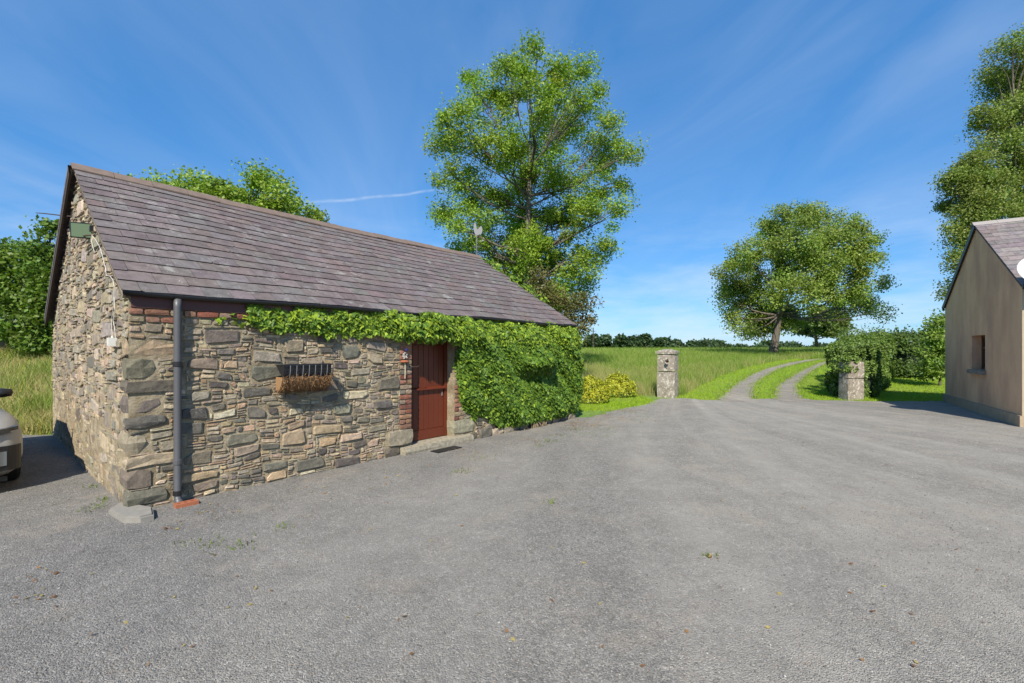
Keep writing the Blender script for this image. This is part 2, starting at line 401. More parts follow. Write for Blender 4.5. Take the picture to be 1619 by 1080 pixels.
# the two wheel tracks of the drive (left edge px, right edge px, row)
LT = [(1135, 1193, 631), (1146, 1192, 622), (1158, 1192, 611), (1172, 1202, 602), (1187, 1217, 592.6), (1211, 1235, 583), (1245, 1270, 574), (1271, 1294, 569.5), (1297, 1317, 567.2)]
RT = [(1222, 1272, 631), (1225, 1266, 622), (1228, 1261, 611), (1240, 1268, 602), (1256, 1278, 592.6), (1273, 1293, 583), (1290, 1308, 575.5), (1306, 1324, 571), (1325, 1342, 568)]
TRACK_PTS = []
def track(rows):
    P = []
    for l, r, y in rows:
        a, b = pix_ground(l, y), pix_ground(r, y); P.append((a, b))
    V = []; F = []; n = 6
    seq = []
    a, b = P[0]; seq.append(((a[0]-0.05, a[1]-0.8), (b[0]+0.05, b[1]-0.8)))
    for (a, b), (c, d) in zip(P, P[1:]):
        m = max(2, int((Vector(c)-Vector(a)).length/0.35))
        for k in range(m):
            t = k/m; seq.append(((a[0]+(c[0]-a[0])*t, a[1]+(c[1]-a[1])*t), (b[0]+(d[0]-b[0])*t, b[1]+(d[1]-b[1])*t)))
    for a, b in seq:
        j1, j2 = random.uniform(-.05, .12), random.uniform(-.12, .05)
        TRACK_PTS.append((a, b))
        for k in range(n+1):
            t = k/n; x = a[0]+j1+(b[0]+j2-a[0]-j1)*t; y = a[1]+(b[1]-a[1])*t
            V.append((x, y, float(H(x, y))+0.019-0.002*math.sin(PI*t)))
    for r in range(len(seq)-1):
        for k in range(n):
            q = r*(n+1)+k; F.append((q, q+1, q+n+2, q+n+1))
    me = np_mesh('drive_track', V, F, smooth=True); me.materials.append(TRACKM)
    o = bpy.data.objects.new('drive_track', me); link(o); return o
tag(track(LT), 'worn gravel wheel track on the field side of the drive', kind='structure')
tag(track(RT), 'worn gravel wheel track on the hedge side of the drive', kind='structure')

# ---------------------------------------------------------------- stone barn
LEN, WID = 8.27, 6.4
EAVE_Z, EAVE_OUT, RIDGE_V, RIDGE_Z = 2.245, 0.06, 3.2, 4.30
def BW(a, v, z=0.0):
    """barn coordinates: a along the front, v to the back, z up -> world"""
    p = C0+UX*a+VX*v; return Vector((p.x, p.y, z))
U3, V3, Z3 = Vector((UX.x, UX.y, 0)), Vector((VX.x, VX.y, 0)), Vector((0, 0, 1))
def A_px(px):
    k = (px-809.5)/720; return (k*C0.y-C0.x)/(UX.x-k*UX.y)
def AZ(px, py):
    a = A_px(px); return a, EYE-(py-553)/720*(C0.y+UX.y*a)
def VZ(px, py):
    k = (px-809.5)/720; v = (k*C0.y-C0.x)/(VX.x-k*VX.y); return v, EYE-(py-553)/720*(C0.y+VX.y*v)
def proj(p): return (809.5+720*p[0]/p[1], 553-720*(p[2]-EYE)/p[1])
def pxarea(P):
    q = [proj(p) for p in P]; s = 0
    for (x1, y1), (x2, y2) in zip(q, q[1:]+q[:1]): s += x1*y2-x2*y1
    return abs(s)/2

barn = empty('stone_barn', BW(0, 0, 0), 'low rubble stone barn with purple slate roof and ivy on its front', 'barn')
DA0, DA1, DTOP = A_px(650), A_px(717.5), 1.83       # door opening

def wave_field(seed, n=9, f=(2, 10)):
    r = random.Random(seed); W = [(r.uniform(*f)*r.choice((-1, 1)), r.uniform(*f)*1.2, r.uniform(0, 6.28), r.uniform(.3, 1)) for _ in range(n)]
    s = sum(w[3] for w in W)
    return lambda x, y: sum(w[3]*math.sin(w[0]*x+w[1]*y+w[2]) for w in W)/s*1.6

def pack(W, Hh, blocked, seed, ca=0.035, cz=0.026, scale=1.0):
    """random rubble: large stones first, then smaller ones, then slivers in what is left"""
    r = random.Random(seed); na, nz = int(W/ca), int(Hh/cz); occ = np.zeros((nz, na), dtype=bool)
    for j in range(nz):
        for i in range(na):
            if blocked((i+.5)*ca, (j+.5)*cz): occ[j, i] = True
    out = []
    area = na*nz
    for (w0, w1, h0, h1, tries) in ((8, 13, 5, 8, area//110), (5, 10, 4, 6, area//42), (4, 7, 2, 4, area//26), (2, 5, 2, 3, area//14)):
        for _ in range(tries):
            w, h = int(r.randint(w0, w1)*scale), r.randint(h0, h1)
            w = max(2, w)
            if na-w < 1 or nz-h < 1: continue
            i, j = r.randint(0, na-w), r.randint(0, nz-h)
            if occ[j:j+h, i:i+w].any(): continue
            occ[j:j+h, i:i+w] = True; out.append((i, j, w, h))
    for j in range(nz):
        for i in range(na):
            if occ[j, i]: continue
            w = 1
            while i+w < na and not occ[j, i+w] and w < r.randint(3, 7): w += 1
            h = 1
            while j+h < nz and h < r.randint(1, 3) and not occ[j+h, i:i+w].any(): h += 1
            occ[j:j+h, i:i+w] = True; out.append((i, j, w, h))
    return [(i*ca, j*cz, (i+w)*ca, (j+h)*cz) for i, j, w, h in out]

PAL = [((0.115, 0.105, 0.085), 5), ((0.16, 0.14, 0.105), 6), ((0.20, 0.175, 0.125), 5), ((0.255, 0.215, 0.145), 4), ((0.31, 0.25, 0.165), 2),
       ((0.085, 0.082, 0.075), 3), ((0.21, 0.20, 0.175), 3), ((0.27, 0.185, 0.105), 1), ((0.17, 0.155, 0.13), 4)]
PALW = [p for p, n in PAL for _ in range(n)]
PAL_BIG = [(0.155, 0.148, 0.125), (0.20, 0.188, 0.152), (0.125, 0.121, 0.108), (0.25, 0.232, 0.185), (0.175, 0.165, 0.132), (0.29, 0.255, 0.185), (0.105, 0.102, 0.094), (.14, .135, .12)]
PAL_GAB = [(0.20, 0.19, 0.16), (0.25, 0.235, 0.195), (0.30, 0.275, 0.215), (0.36, 0.325, 0.25), (0.17, 0.16, 0.14), (0.33, 0.28, 0.20), (0.27, 0.255, 0.22), (0.40, 0.35, 0.26)]
PAL_SM = [(0.30, 0.27, 0.21), (0.37, 0.325, 0.245), (0.24, 0.22, 0.18), (0.19, 0.178, 0.15), (0.44, 0.395, 0.305), (0.34, 0.28, 0.185), (0.15, 0.143, 0.125), (0.28, 0.255, 0.205), (.32, .25, .17)]

def stone_poly(x0, z0, x1, z1, wx, wz, r):
    """octagon with worn, uneven corners inside the packed cell, in wall coordinates"""
    w, h = x1-x0, z1-z0; m = min(w, h); g = r.uniform(0.002, 0.007)+min(.005, m*.03)
    x0 += g; x1 -= g; z0 += g; z1 -= g
    def ct(): return (r.uniform(0.04, 0.22) if r.random() < .75 else r.uniform(.3, .6))*m
    P = []
    for (cx, cz, sx, sz) in ((x0, z0, 1, 1), (x1, z0, -1, 1), (x1, z1, -1, -1), (x0, z1, 1, -1)):
        a = (cx+sx*min(ct()*1.5, w*.42), cz+r.uniform(0, .16)*m*sz); b = (cx+r.uniform(0, .16)*m*sx, cz+sz*min(ct(), h*.42))
        P += [b, a] if (sx > 0) == (sz > 0) else [a, b]
    out = []
    for x, z in P:
        out.append((x+0.030*wx(x, z), z+0.034*wz(x, z)))
    return out

def stone_mesh(mb, P, to_world, proud, r, col):
    n = len(P); cx = sum(p[0] for p in P)/n; cz = sum(p[1] for p in P)/n
    V = []
    tx, tz = r.uniform(-.35, .35), r.uniform(-.35, .35)
    for x, z in P: V.append(to_world(x, z, -0.03))
    for x, z in P: V.append(to_world(cx+(x-cx)*.99, cz+(z-cz)*.98, proud*r.uniform(.55, .95)))
    for x, z in P: V.append(to_world(cx+(x-cx)*r.uniform(.82, .93), cz+(z-cz)*r.uniform(.78, .92), proud*r.uniform(.9, 1.25)+tx*(x-cx)*.14+tz*(z-cz)*.14))
    V.append(to_world(cx, cz, proud*r.uniform(.85, 1.3)))
    F = []
    for k in range(n):
        q = (k+1) % n
        F += [(k, q, n+q, n+k), (n+k, n+q, 2*n+q, 2*n+k), (2*n+k, 2*n+q, 3*n)]
    mb.add(V, F, col)

# walls: mortar backing sheets with real relief
def wall_sheet(name, W, top, to_world, step, seed, hole=None, relief=0.010):
    wf, wg = wave_field(seed, 14, (6, 40)), wave_field(seed+1, 6, (0.8, 3))
    na = max(2, int(W/step)); V = []; F = []; idx = {}
    mb = MB(); nz = int(4.6/step)
    cols = [k*W/na for k in range(na+1)]
    if hole: cols = sorted([c for c in cols if not (abs(c-hole[0]) < step*.6 or abs(c-hole[1]) < step*.6)]+[hole[0], hole[1]])
    for i, a in enumerate(cols):
        t = top(a); m = max(2, int(3.2/step*0+round(nz*0.5)))
        for j in range(m+1):
            z = t*j/m; idx[i, j] = len(V); V.append(to_world(a, z, relief*wf(a, z)))
    m = max(2, round(nz*0.5))
    for i in range(len(cols)-1):
        for j in range(m):
            if hole and cols[i] >= hole[0]-1e-6 and cols[i+1] <= hole[1]+1e-6 and V[idx[i, j]][2] < hole[2]: continue
            F.append((idx[i, j], idx[i+1, j], idx[i+1, j+1], idx[i, j+1]))
    mb.add(V, F); return mb

wgl = wave_field(5, 5, (0.5, 1.8))
front_w = lambda a, z, d: BW(a, -d-0.012*wgl(a, z), z)
gable_w = lambda v, z, d: BW(-d-0.014*wgl(v+3, z), v, z)
roof_under = lambda v: EAVE_Z-0.10+(RIDGE_Z-EAVE_Z)*(min(v, WID-v)+EAVE_OUT)/(RIDGE_V+EAVE_OUT)

front_wall = wall_sheet('front_wall', LEN, lambda a: 2.20, front_w, 0.075, 21, (DA0, DA1, DTOP)).build('front_wall', MORT, barn)
gable_wall = wall_sheet('gable_wall', WID, roof_under, gable_w, 0.09, 31, relief=0.014)
gable_wall = gable_wall.build('gable_wall', MORT2, barn)
mb = MB()
V = [BW(LEN, 0, 0), BW(LEN, WID, 0), BW(LEN, WID, roof_under(WID)), BW(LEN, RIDGE_V, roof_under(RIDGE_V)), BW(LEN, 0, roof_under(0))]
mb.add(V, [(0, 1, 2, 3, 4)]); mb.add([BW(0, WID, 0), BW(LEN, WID, 0), BW(LEN, WID, 2.2), BW(0, WID, 2.2)], [(1, 0, 3, 2)])
mb.build('rear_wall', MORT, barn)

# ivy outline on the front wall (used to leave out stones nobody can see)
IV_UP = [AZ(*p) for p in ((343, 500), (372, 496), (395, 485), (450, 487), (500, 490), (560, 493), (640, 498), (720, 504), (800, 506), (905, 514), (916, 515))]
IV_LO = [AZ(*p) for p in ((343, 504), (372, 509), (390, 513), (450, 519), (520, 527), (560, 525), (600, 528), (620, 531), (650, 537), (700, 539), (716, 541), (720, 590), (727, 640), (745, 654), (765, 658), (785, 670), (805, 680), (830, 683), (850, 679), (870, 671), (885, 661), (905, 652), (916, 640))]
def lerp_list(L, a):
    if a <= L[0][0]: return L[0][1]
    for (a0, z0), (a1, z1) in zip(L, L[1:]):
        if a <= a1: return z0+(z1-z0)*(a-a0)/max(1e-6, a1-a0)
    return L[-1][1]
def in_ivy(a, z, m=0.0): return a > IV_UP[0][0]+m and lerp_list(IV_LO, a)+m < z < lerp_list(IV_UP, a)+.3

# quoins at the near corner, alternately long on the front and on the gable
rq = random.Random(3); z = 0.05; k = 0; QZ = []
hs = [0.17, 0.20, 0.13, 0.23, 0.15, 0.21, 0.13, 0.22, 0.18, 0.20, .13]
quoin_boxes = []
for h in hs:
    if z+h > 1.90: break
    la, lv = ((0.44, 0.24) if k % 2 == 0 else (0.25, 0.40)); la *= rq.uniform(.65, 1.15); lv *= rq.uniform(.6, 1.15)
    quoin_boxes.append((la, lv, z, z+h)); z += h+0.012; k += 1
QTOP = z
def q_front(a, zz): return any(a < la+.01 and z0 < zz < z1 for la, lv, z0, z1 in quoin_boxes)
def q_gable(v, zz): return any(v < lv+.01 and z0 < zz < z1 for la, lv, z0, z1 in quoin_boxes)

JB = 0.23   # brick jamb width
bl0, bl1 = AZ(615, 716), AZ(650, 690)       # granite blocks by the door
br0, br1 = AZ(708, 700), AZ(747, 674)
def block_front(a, z):
    if q_front(a, z): return True
    if DA0-JB < a < DA1+JB and z > 0.40 and z < DTOP+.03:
        return True
    if DA0-.5 < a < DA1+.55 and z < 0.40: return True
    if in_ivy(a, z, 0.12): return True
    return z > 1.935
def block_gable(v, z):
    return q_gable(v, z) or z > roof_under(v)-0.02

cand = []
r = random.Random(40); wx, wz = wave_field(41), wave_field(42)
for (x0, z0, x1, z1) in pack(LEN, 1.96, block_front, 43):
    P = stone_poly(x0, z0, x1, z1, wx, wz, r)
    big = (x1-x0)*(z1-z0)
    col = jitcol(r.choice(PAL_BIG if big > .011 and r.random() < .72 else PAL_SM), 0.18, r); pr = r.uniform(0.004, 0.016)+min(0.012, big*.25)
    mbx = MB(); stone_mesh(mbx, P, front_w, pr, r, col)
    cand.append([pxarea([front_w(x, z, pr) for x, z in P]), mbx, 'front'])
r = random.Random(50); wx, wz = wave_field(51), wave_field(52)
for (x0, z0, x1, z1) in pack(WID, 4.3, block_gable, 53, 0.045, 0.030):
    P = stone_poly(x0, z0, x1, z1, wx, wz, r); zc = (z0+z1)/2
    smear = 1-smooth(0.35, 1.5, zc+0.25*wx(x0*.6, z0*.6))          # mortar slapped over the foot of the wall
    if r.random() < 0.30*smear: continue
    col = jitcol(r.choice(PAL_GAB), 0.18, r)
    pr = r.uniform(0.002, 0.026)*(1-0.8*smear)
    mbx = MB(); stone_mesh(mbx, P, gable_w, pr, r, col)
    cand.append([pxarea([gable_w(x, z, pr) for x, z in P]), mbx, 'gable'])
cand.sort(key=lambda c: -c[0])
rest = {'front': MB(), 'gable': MB()}
for n, (ar, mbx, side) in enumerate(cand):
    par = front_wall if side == 'front' else gable_wall
    if n < 290: mbx.build('stone', STONE, par)
    else: rest[side].add(mbx.v, mbx.f); rest[side].c[-len(mbx.v):] = mbx.c
for side, par in (('front', front_wall), ('gable', gable_wall)):
    o = rest[side].build('small_stones', STONE, par); o['kind'] = 'stuff'
for la, lv, z0, z1 in quoin_boxes:
    mbx = MB(); mbx.block(BW(-.016-rq.uniform(0, .016), -.02-rq.uniform(0, .016), z0), U3*la, V3*lv, Z3*(z1-z0-rq.uniform(0, .015)), rq.uniform(.05, .17), 0.013, jitcol(rq.choice(PAL_BIG+[(.29, .24, .165)]), .15, rq), rq); mbx.build('quoin', STONE, front_wall)

# bricks: eaves course, top-corner courses, door jambs
rb = random.Random(9); BCOL = [(0.23, 0.095, 0.062), (0.20, 0.09, 0.062), (0.28, 0.155, 0.10), (0.24, 0.125, 0.085), (0.29, 0.215, 0.145)]
def brick(a, z, w, h, d=0.02, par=front_wall, cols=BCOL):
    mbx = MB(); mbx.block(BW(a+.006, -d-rb.uniform(0, .008), z+.005), U3*(w-.012), V3*.08, Z3*(h-.010), 0.10, 0.003, jitcol(rb.choice(cols), .2, rb), rb)
    mbx.build('brick', BRICK, par)
a = 0.0
while a < 3.6:
    w = rb.choice((0.115, 0.13, 0.22, .12)); brick(a, 2.005, w, 0.072, 0.03); a += w
a = 0.0
for w in (0.13, 0.13, 0.2): brick(a, 1.93, w, 0.07); a += w
while a < 1.5:
    w = rb.uniform(.12, .26); mbx = MB(); mbx.block(BW(a+.006, -.018, 1.935), U3*(w-.014), V3*.08, Z3*.064, .12, .006, jitcol(rb.choice(PAL_BIG+PAL_SM), .15, rb), rb); mbx.build('stone', STONE, front_wall); a += w
z = 0.40; k = 0
while z < DTOP:
    w = JB if k % 2 == 0 else 0.115
    if k % 2 == 0: brick(DA0-JB, z, JB, .078)
    else: brick(DA0-JB, z, 0.115, .078, cols=BCOL[2:]+[(0.2, .18, .14)]); brick(DA0-.115, z, .115, .078)
    if z < 0.93:
        if k % 2: brick(DA1, z, JB, .078)
        else: brick(DA1, z, .115, .078); brick(DA1+.115, z, .115, .078)
    else: brick(DA1, z, .115, .078)
    z += .078; k += 1
# granite blocks and threshold
def gran(a0, a1, z0, z1, d, dep, name='granite_block', c=(0.30, 0.265, 0.19)):
    mbx = MB(); mbx.block(BW(a0, -d, z0), U3*(a1-a0), V3*dep, Z3*(z1-z0), 0.07, 0.008, jitcol(c, .1, rb), rb); return mbx.build(name, GRANITE, front_wall)
gran(DA0-.44, DA0+.02, 0.16, 0.40, .045, .25); gran(DA1-.02, DA1+.47, 0.16, 0.405, .04, .25)
gran(DA0-.22, DA1+.36, -.02, 0.13, .15, .42, 'threshold')
for (a0, a1, z0, z1) in ((DA0-.5, DA0-.24, .0, .14), (DA1+.38, DA1+.56, .0, .14)): 
    mbx = MB(); mbx.block(BW(a0, -.03, z0), U3*(a1-a0), V3*.1, Z3*(z1-z0), .14, .01, jitcol(PALW[3], .1, rb), rb); mbx.build('stone', STONE, front_wall)
# foot of the wall: a ragged skirt of stones meeting the gravel on the right
a = DA1+.6
while a < LEN:
    w = rb.uniform(.14, .36); mbx = MB(); mbx.block(BW(a, -.05-rb.uniform(0, .05), -.02), U3*(w-.02), V3*.12, Z3*rb.uniform(.10, .26), .16, .012, jitcol(rb.choice(PAL_BIG+PAL_SM), .15, rb), rb); mbx.build('stone', STONE, front_wall); a += w

# door opening: reveals, frame, stable door
mb = MB()
mb.box(BW(DA0-.02, .0, .1), U3*.02, V3*.34, Z3*(DTOP-.1)); mb.box(BW(DA1, .0, .1), U3*.02, V3*.34, Z3*(DTOP-.1)); mb.box(BW(DA0, 0.02, DTOP), U3*(DA1-DA0), V3*.32, Z3*.05)
mb.build('door_reveal', MORT, barn)
door = MB()
REC = 0.17; FW = .065
for a0 in (DA0+.002, DA1-FW-.002): door.box(BW(a0, REC, .13), U3*FW, V3*.09, Z3*(DTOP-.14))
door.box(BW(DA0+FW, REC+.003, DTOP-.09), U3*(DA1-DA0-2*FW), V3*.085, Z3*.08)
door.box(BW(DA0+.01, REC+.085, .13), U3*(DA1-DA0-.02), V3*.02, Z3*(DTOP-.14))
door = door.build('door', DOORP, barn)
da0, da1 = DA0+FW+.004, DA1-FW-.004; MIDZ = 0.98
NPL = 7; pw = (da1-da0)/NPL
for k in range(NPL):
    for z0, z1, off in ((.30, MIDZ-.01, .02), (MIDZ+.02, DTOP-.10, .024)):
        mbx = MB(); e = .004; o = BW(da0+k*pw+.0015, REC+off, z0); w = pw-.003
        P = [(0, .008), (e, 0), (w-e, 0), (w, .008), (w, .035), (0, .035)]
        V = [o+U3*x+V3*y for x, y in P]+[o+U3*x+V3*y+Z3*(z1-z0) for x, y in P]
        mbx.add(V, [(0, 1, 7, 6), (1, 2, 8, 7), (2, 3, 9, 8), (3, 4, 10, 9), (5, 0, 6, 11), (0, 5, 4, 3, 2, 1), (6, 7, 8, 9, 10, 11)]); mbx.build('plank', DOORP, door)
mb = MB(); mb.block(BW(da0, REC+.006, .135), U3*(da1-da0), V3*.04, Z3*.16, .05, .0, None); mb.build('kick_board', DOORP, door)
mb = MB(); V = [BW(x, y, zz) for x in (da0-.01, da1+.01) for y, zz in ((REC+.02, MIDZ+.035), (REC-.035, MIDZ+.012), (REC-.035, MIDZ-.008), (REC+.02, MIDZ-.008))]
mb.add(V, [(0, 1, 5, 4), (1, 2, 6, 5), (2, 3, 7, 6), (0, 3, 2, 1), (4, 5, 6, 7)]); mb.build('weather_bar', DOORP, door)
mb = MB(); mb.box(BW(da1-.055, REC+.004, .84), U3*.018, V3*.015, Z3*.07); mb.build('latch', GALV, door)

# roof
SL = math.hypot(RIDGE_V+EAVE_OUT, RIDGE_Z-EAVE_Z); su, sz = (RIDGE_V+EAVE_OUT)/SL, (RIDGE_Z-EAVE_Z)/SL
wr = wave_field(77, 6, (0.5, 2.2))
def RW(a, s, h):
    """near roof slope: a along, s up the slope from the eave, h off the slope"""
    h = h-0.018*(1+wr(a, s*.7))*.8
    return BW(a, -EAVE_OUT+s*su-h*sz, EAVE_Z+s*sz+h*su-0.045*math.sin(PI*max(0, min(1, a/LEN)))*(s/SL))
ROV = 0.07
mb = MB()
na, ns = 40, 10; V = []; F = []
for j in range(ns+1):
    for i_ in range(na+1): V.append(RW(-ROV+.02+(LEN+2*ROV-.04)*i_/na, .03+(SL-.03)*j/ns, -.012))
for j in range(ns):
    for i_ in range(na): q = j*(na+1)+i_; F.append((q, q+1, q+na+2, q+na+1))
mb.add(V, F, (.07, .06, .06))
# far slope and undersides as slabs
def far(a, s, h): return BW(a, WID+EAVE_OUT-s*su+h*sz, EAVE_Z+s*sz+h*su-0.045*math.sin(PI*max(0, min(1, a/LEN)))*(s/SL))
V = [far(a, s, h) for a in (-ROV-.05, LEN+ROV) for s in (0, SL) for h in (.02, -.05)]
mb.add(V, [(0, 4, 6, 2), (1, 3, 7, 5), (0, 1, 5, 4), (0, 2, 3, 1), (4, 5, 7, 6)], (.12, .10, .11))
V = [RW(a, s, -.07) for a in (-ROV+.02, LEN+ROV-.02) for s in (0.06, SL)]
mb.add(V, [(0, 1, 3, 2)], (.06, .05, .05))
roof = mb.build('roof', SLATE, barn)
rs = random.Random(61); SPAL = [(0.150, 0.120, 0.118), (0.138, 0.114, 0.112), (0.165, 0.135, 0.130), (0.148, 0.126, 0.124), (0.156, 0.120, 0.114), (0.152, 0.136, 0.130), (0.130, 0.106, 0.104)]
gauge = 0.2335; sl_list = []; s = -.02; row = 0
while s < SL-.10:
    a = -ROV-(0.0 if row % 2 else rs.uniform(.10, .16)); aend = LEN+ROV; first = True
    while a < aend-.02:
        w = rs.uniform(.235, .33); a1 = min(a+w, aend); a0 = max(a, -ROV)
        if aend-a1 < .09: a1 = aend
        if a1-a0 > .05:
            L = min(.48, SL-s+.0); g = .0022; up = L/.48
            dt = rs.uniform(-.010, .010); sk = rs.uniform(-.008, .008); hj = rs.uniform(0, .006); th = .0075
            cl = (rs.uniform(.01, .045) if rs.random() < .10 else 0.0); cr_ = (rs.uniform(.01, .045) if rs.random() < .10 else 0.0)
            t0 = s+dt
            if row == 0: t0 = s+dt*.4
            q = [(a0+g, t0+sk+cl), (a0+g+cl, t0+sk), (a1-g-cr_, t0-sk), (a1-g, t0-sk+cr_), (a1-g, s+L), (a0+g, s+L)]
            def hh(ss): return (.0225+hj)*(1-(ss-s)/.48)
            Vt = [RW(x, y, hh(y)+th) for x, y in q]; Vb = [RW(x, y, hh(y)) for x, y in q]
            Fq = [(0, 1, 2, 3, 4, 5)]+[(k+6, (k+1) % 6+6, (k+1) % 6, k) for k in range(6)]
            cc = jitcol(rs.choice(SPAL), .09, rs); mbx = MB(); mbx.add(Vt, Fq[:1], cc); mbx.add(Vt+Vb, Fq[1:], tuple(q_*.72 for q_ in cc))  # edge faces coloured darker to paint in the shadow line under each tail
            sl_list.append((pxarea([RW(a0, s, 0), RW(a1, s, 0), RW(a1, s+gauge, 0), RW(a0, s+gauge, 0)]), mbx))
        a = a1
    s += gauge; row += 1
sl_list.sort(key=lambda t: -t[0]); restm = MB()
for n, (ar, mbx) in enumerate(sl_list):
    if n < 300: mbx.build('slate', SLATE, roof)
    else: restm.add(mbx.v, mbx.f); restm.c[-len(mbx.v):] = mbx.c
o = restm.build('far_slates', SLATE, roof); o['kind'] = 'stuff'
# ridge tiles
a = -ROV-.02
while a < LEN+ROV-.05:
    L = min(rs.uniform(.42, .48), LEN+ROV+.02-a); mbx = MB(); dz = rs.uniform(0, .012); P = []
    for (lat, hz) in ((-.16, -.105), (-.02, .012), (.02, .012), (.16, -.105), (.155, -.125), (0, -.02), (-.155, -.125)): P.append((lat, hz))
    V = []
    for aa in (a+.003, a+L-.003):
        sg = -0.045*math.sin(PI*max(0, min(1, aa/LEN)))-.018*.8
        for lat, hz in P: V.append(BW(aa, RIDGE_V+lat, RIDGE_Z+.055+hz+dz+sg+rs.uniform(-.003, .003)))
    n = len(P); Fq = [(k, (k+1) % n, n+(k+1) % n, n+k) for k in range(n)]+[tuple(range(n)), tuple(range(2*n-1, n-1, -1))]
    mbx.add(V, Fq); mbx.build('ridge_tile', RIDGE, roof); a += L
# bargeboard under the far verge of the gable
mb = MB(); V = [far(a, s, h) for a in (-ROV-.045, -ROV-.02) for s in (0, SL) for h in (-.03, -.16)]
mb.add(V, [(0, 2, 3, 1), (4, 5, 7, 6), (1, 3, 7, 5), (0, 1, 5, 4), (0, 4, 6, 2)]); mb.build('bargeboard', TIMBER, barn)
mb = MB()
V = [RW(a, s, h) for a in (-ROV+.025, -ROV+.05) for s in (.02, SL) for h in (-.02, -.085)]
mb.add(V, [(0, 2, 3, 1), (4, 5, 7, 6), (1, 3, 7, 5), (0, 1, 5, 4), (0, 4, 6, 2)]); mb.build('bargeboard', MORT, barn)
# fascia, gutter, downpipe
mb = MB(); mb.box(BW(.02, -.034, 2.08), U3*(LEN-.04), V3*.03, Z3*.155); mb.build('fascia', FASCIA, barn)
mb = MB(); nseg = 8; V = []; F = []; GR = .045; NA = 24
for i_ in range(NA+1):
    a = -.05+(LEN+.1)*i_/NA; c = RW(a, 0, 0); 
    for k in range(nseg+1):
        t = PI*k/nseg; V.append(BW(a, -.072-GR*math.cos(t), 2.238-GR*math.sin(t)-.012*wr(a, 0)))
    for k in range(nseg, -1, -1):
        t = PI*k/nseg; V.append(BW(a, -.072-(GR-.006)*math.cos(t), 2.238-(GR-.006)*math.sin(t)-.012*wr(a, 0)))
m2 = 2*(nseg+1)
for i_ in range(NA):
    for k in range(m2): F.append((i_*m2+k, i_*m2+(k+1) % m2, (i_+1)*m2+(k+1) % m2, (i_+1)*m2+k))
F += [tuple(range(m2)), tuple(range(NA*m2+m2-1, NA*m2-1, -1))]
mb.add(V, F); gut = mb.build('gutter', BLACKP, barn, True)
for a in (.393, 1.9, 3.9, 5.9, 7.6):
    mb = MB(); ring = [BW(a, -.072-(GR+.006)*math.cos(t), 2.238-(GR+.006)*math.sin(t)-.012*wr(a, 0)) for t in np.linspace(-.1, PI+.1, 10)]
    V = [p+U3*d for d in (-.035, .035) for p in ring]; mb.add(V, [(k, k+1, 11+k, 10+k) for k in range(9)]); mb.build('gutter_joint', BLACKP, gut)
PA = .393
mb = MB(); mb.tube([BW(PA, -.078, 2.19), BW(PA, -.078, 2.1), BW(PA, -.077, 2.0), BW(PA, -.078, 1.0), BW(PA, -.078, .10), BW(PA, -.10, .05), BW(PA, -.16, .035)], .036, 12)
pipe = mb.build('downpipe', PIPE, barn, True)
for zz in (1.47, .43, .10):
    mb = MB(); mb.lathe(BW(PA, -.078, zz), Z3, [(0, .038), (.004, .043), (.05, .043), (.054, .038)], 14); mb.box(BW(PA-.012, -.05, zz+.01), U3*.024, V3*.05, Z3*.03); mb.build('pipe_clip', BLACKP if zz != .43 else PIPE, pipe)
# verge end stub of fascia at the far corner
mb = MB(); mb.box(BW(LEN-.03, -.07, 2.02), U3*.05, V3*.07, Z3*.2); mb.build('corner_board', FASCIA, barn)

# ---------------------------------------------------------------- things on and by the barn
def GP(px, py, d): v, z = VZ(px, py); return BW(-d, v, z)
# floodlight
fv, fz = VZ(150, 361)
fl = empty('floodlight', BW(-.02, fv, fz), 'square glass-fronted floodlight high on the stone gable', 'floodlight')
fdir = (-U3*.82+V3*.10-Z3*.18).normalized(); fs = fdir.cross(Z3).normalized(); fu = fs.cross(fdir).normalized()
fc = BW(-.10, fv+.12, fz)
for k in range(60):
    if proj(fc)[0] > 128: fc = fc+V3*.01
    else: fc = fc-V3*.01
fdir = (Vector((.42, -.9, -.12))).normalized(); fs = fdir.cross(Z3).normalized(); fu = fs.cross(fdir).normalized()
mb = MB(); o = fc-fs*.10-fu*.085
P = [(-1, -1), (1, -1), (1, 1), (-1, 1)]
V = [fc+fs*.105*x+fu*.09*y for x, y in P]+[fc+fs*.115*x+fu*.10*y-fdir*.01 for x, y in P]+[fc+fs*.115*x+fu*.10*y-fdir*.04 for x, y in P]+[fc+fs*.07*x+fu*.05*y-fdir*.10 for x, y in P]
mb.add(V, [(i_+4*j, (i_+1) % 4+4*j, (i_+1) % 4+4*j+4, i_+4*j+4) for j in range(3) for i_ in range(4)]+[(15, 14, 13, 12)]); mb.build('housing', BLACKP, fl)
mb = MB(); mb.add([fc+fs*.102*x+fu*.087*y-fdir*.004 for x, y in P], [(0, 1, 2, 3)]); mb.build('glass', LGLASS, fl)
mb = MB(); mb.box(BW(-.055, fv-.05, fz-.05), U3*.055, V3*.07, Z3*.07); mb.build('terminal_box', BLACKP, fl)
mb = MB(); mb.tube([BW(0, fv-.02, fz-.09), BW(-.08, fv+.03, fz-.10), fc-fdir*.05-fu*.07], .009, 6); mb.build('bracket', IRON, fl)
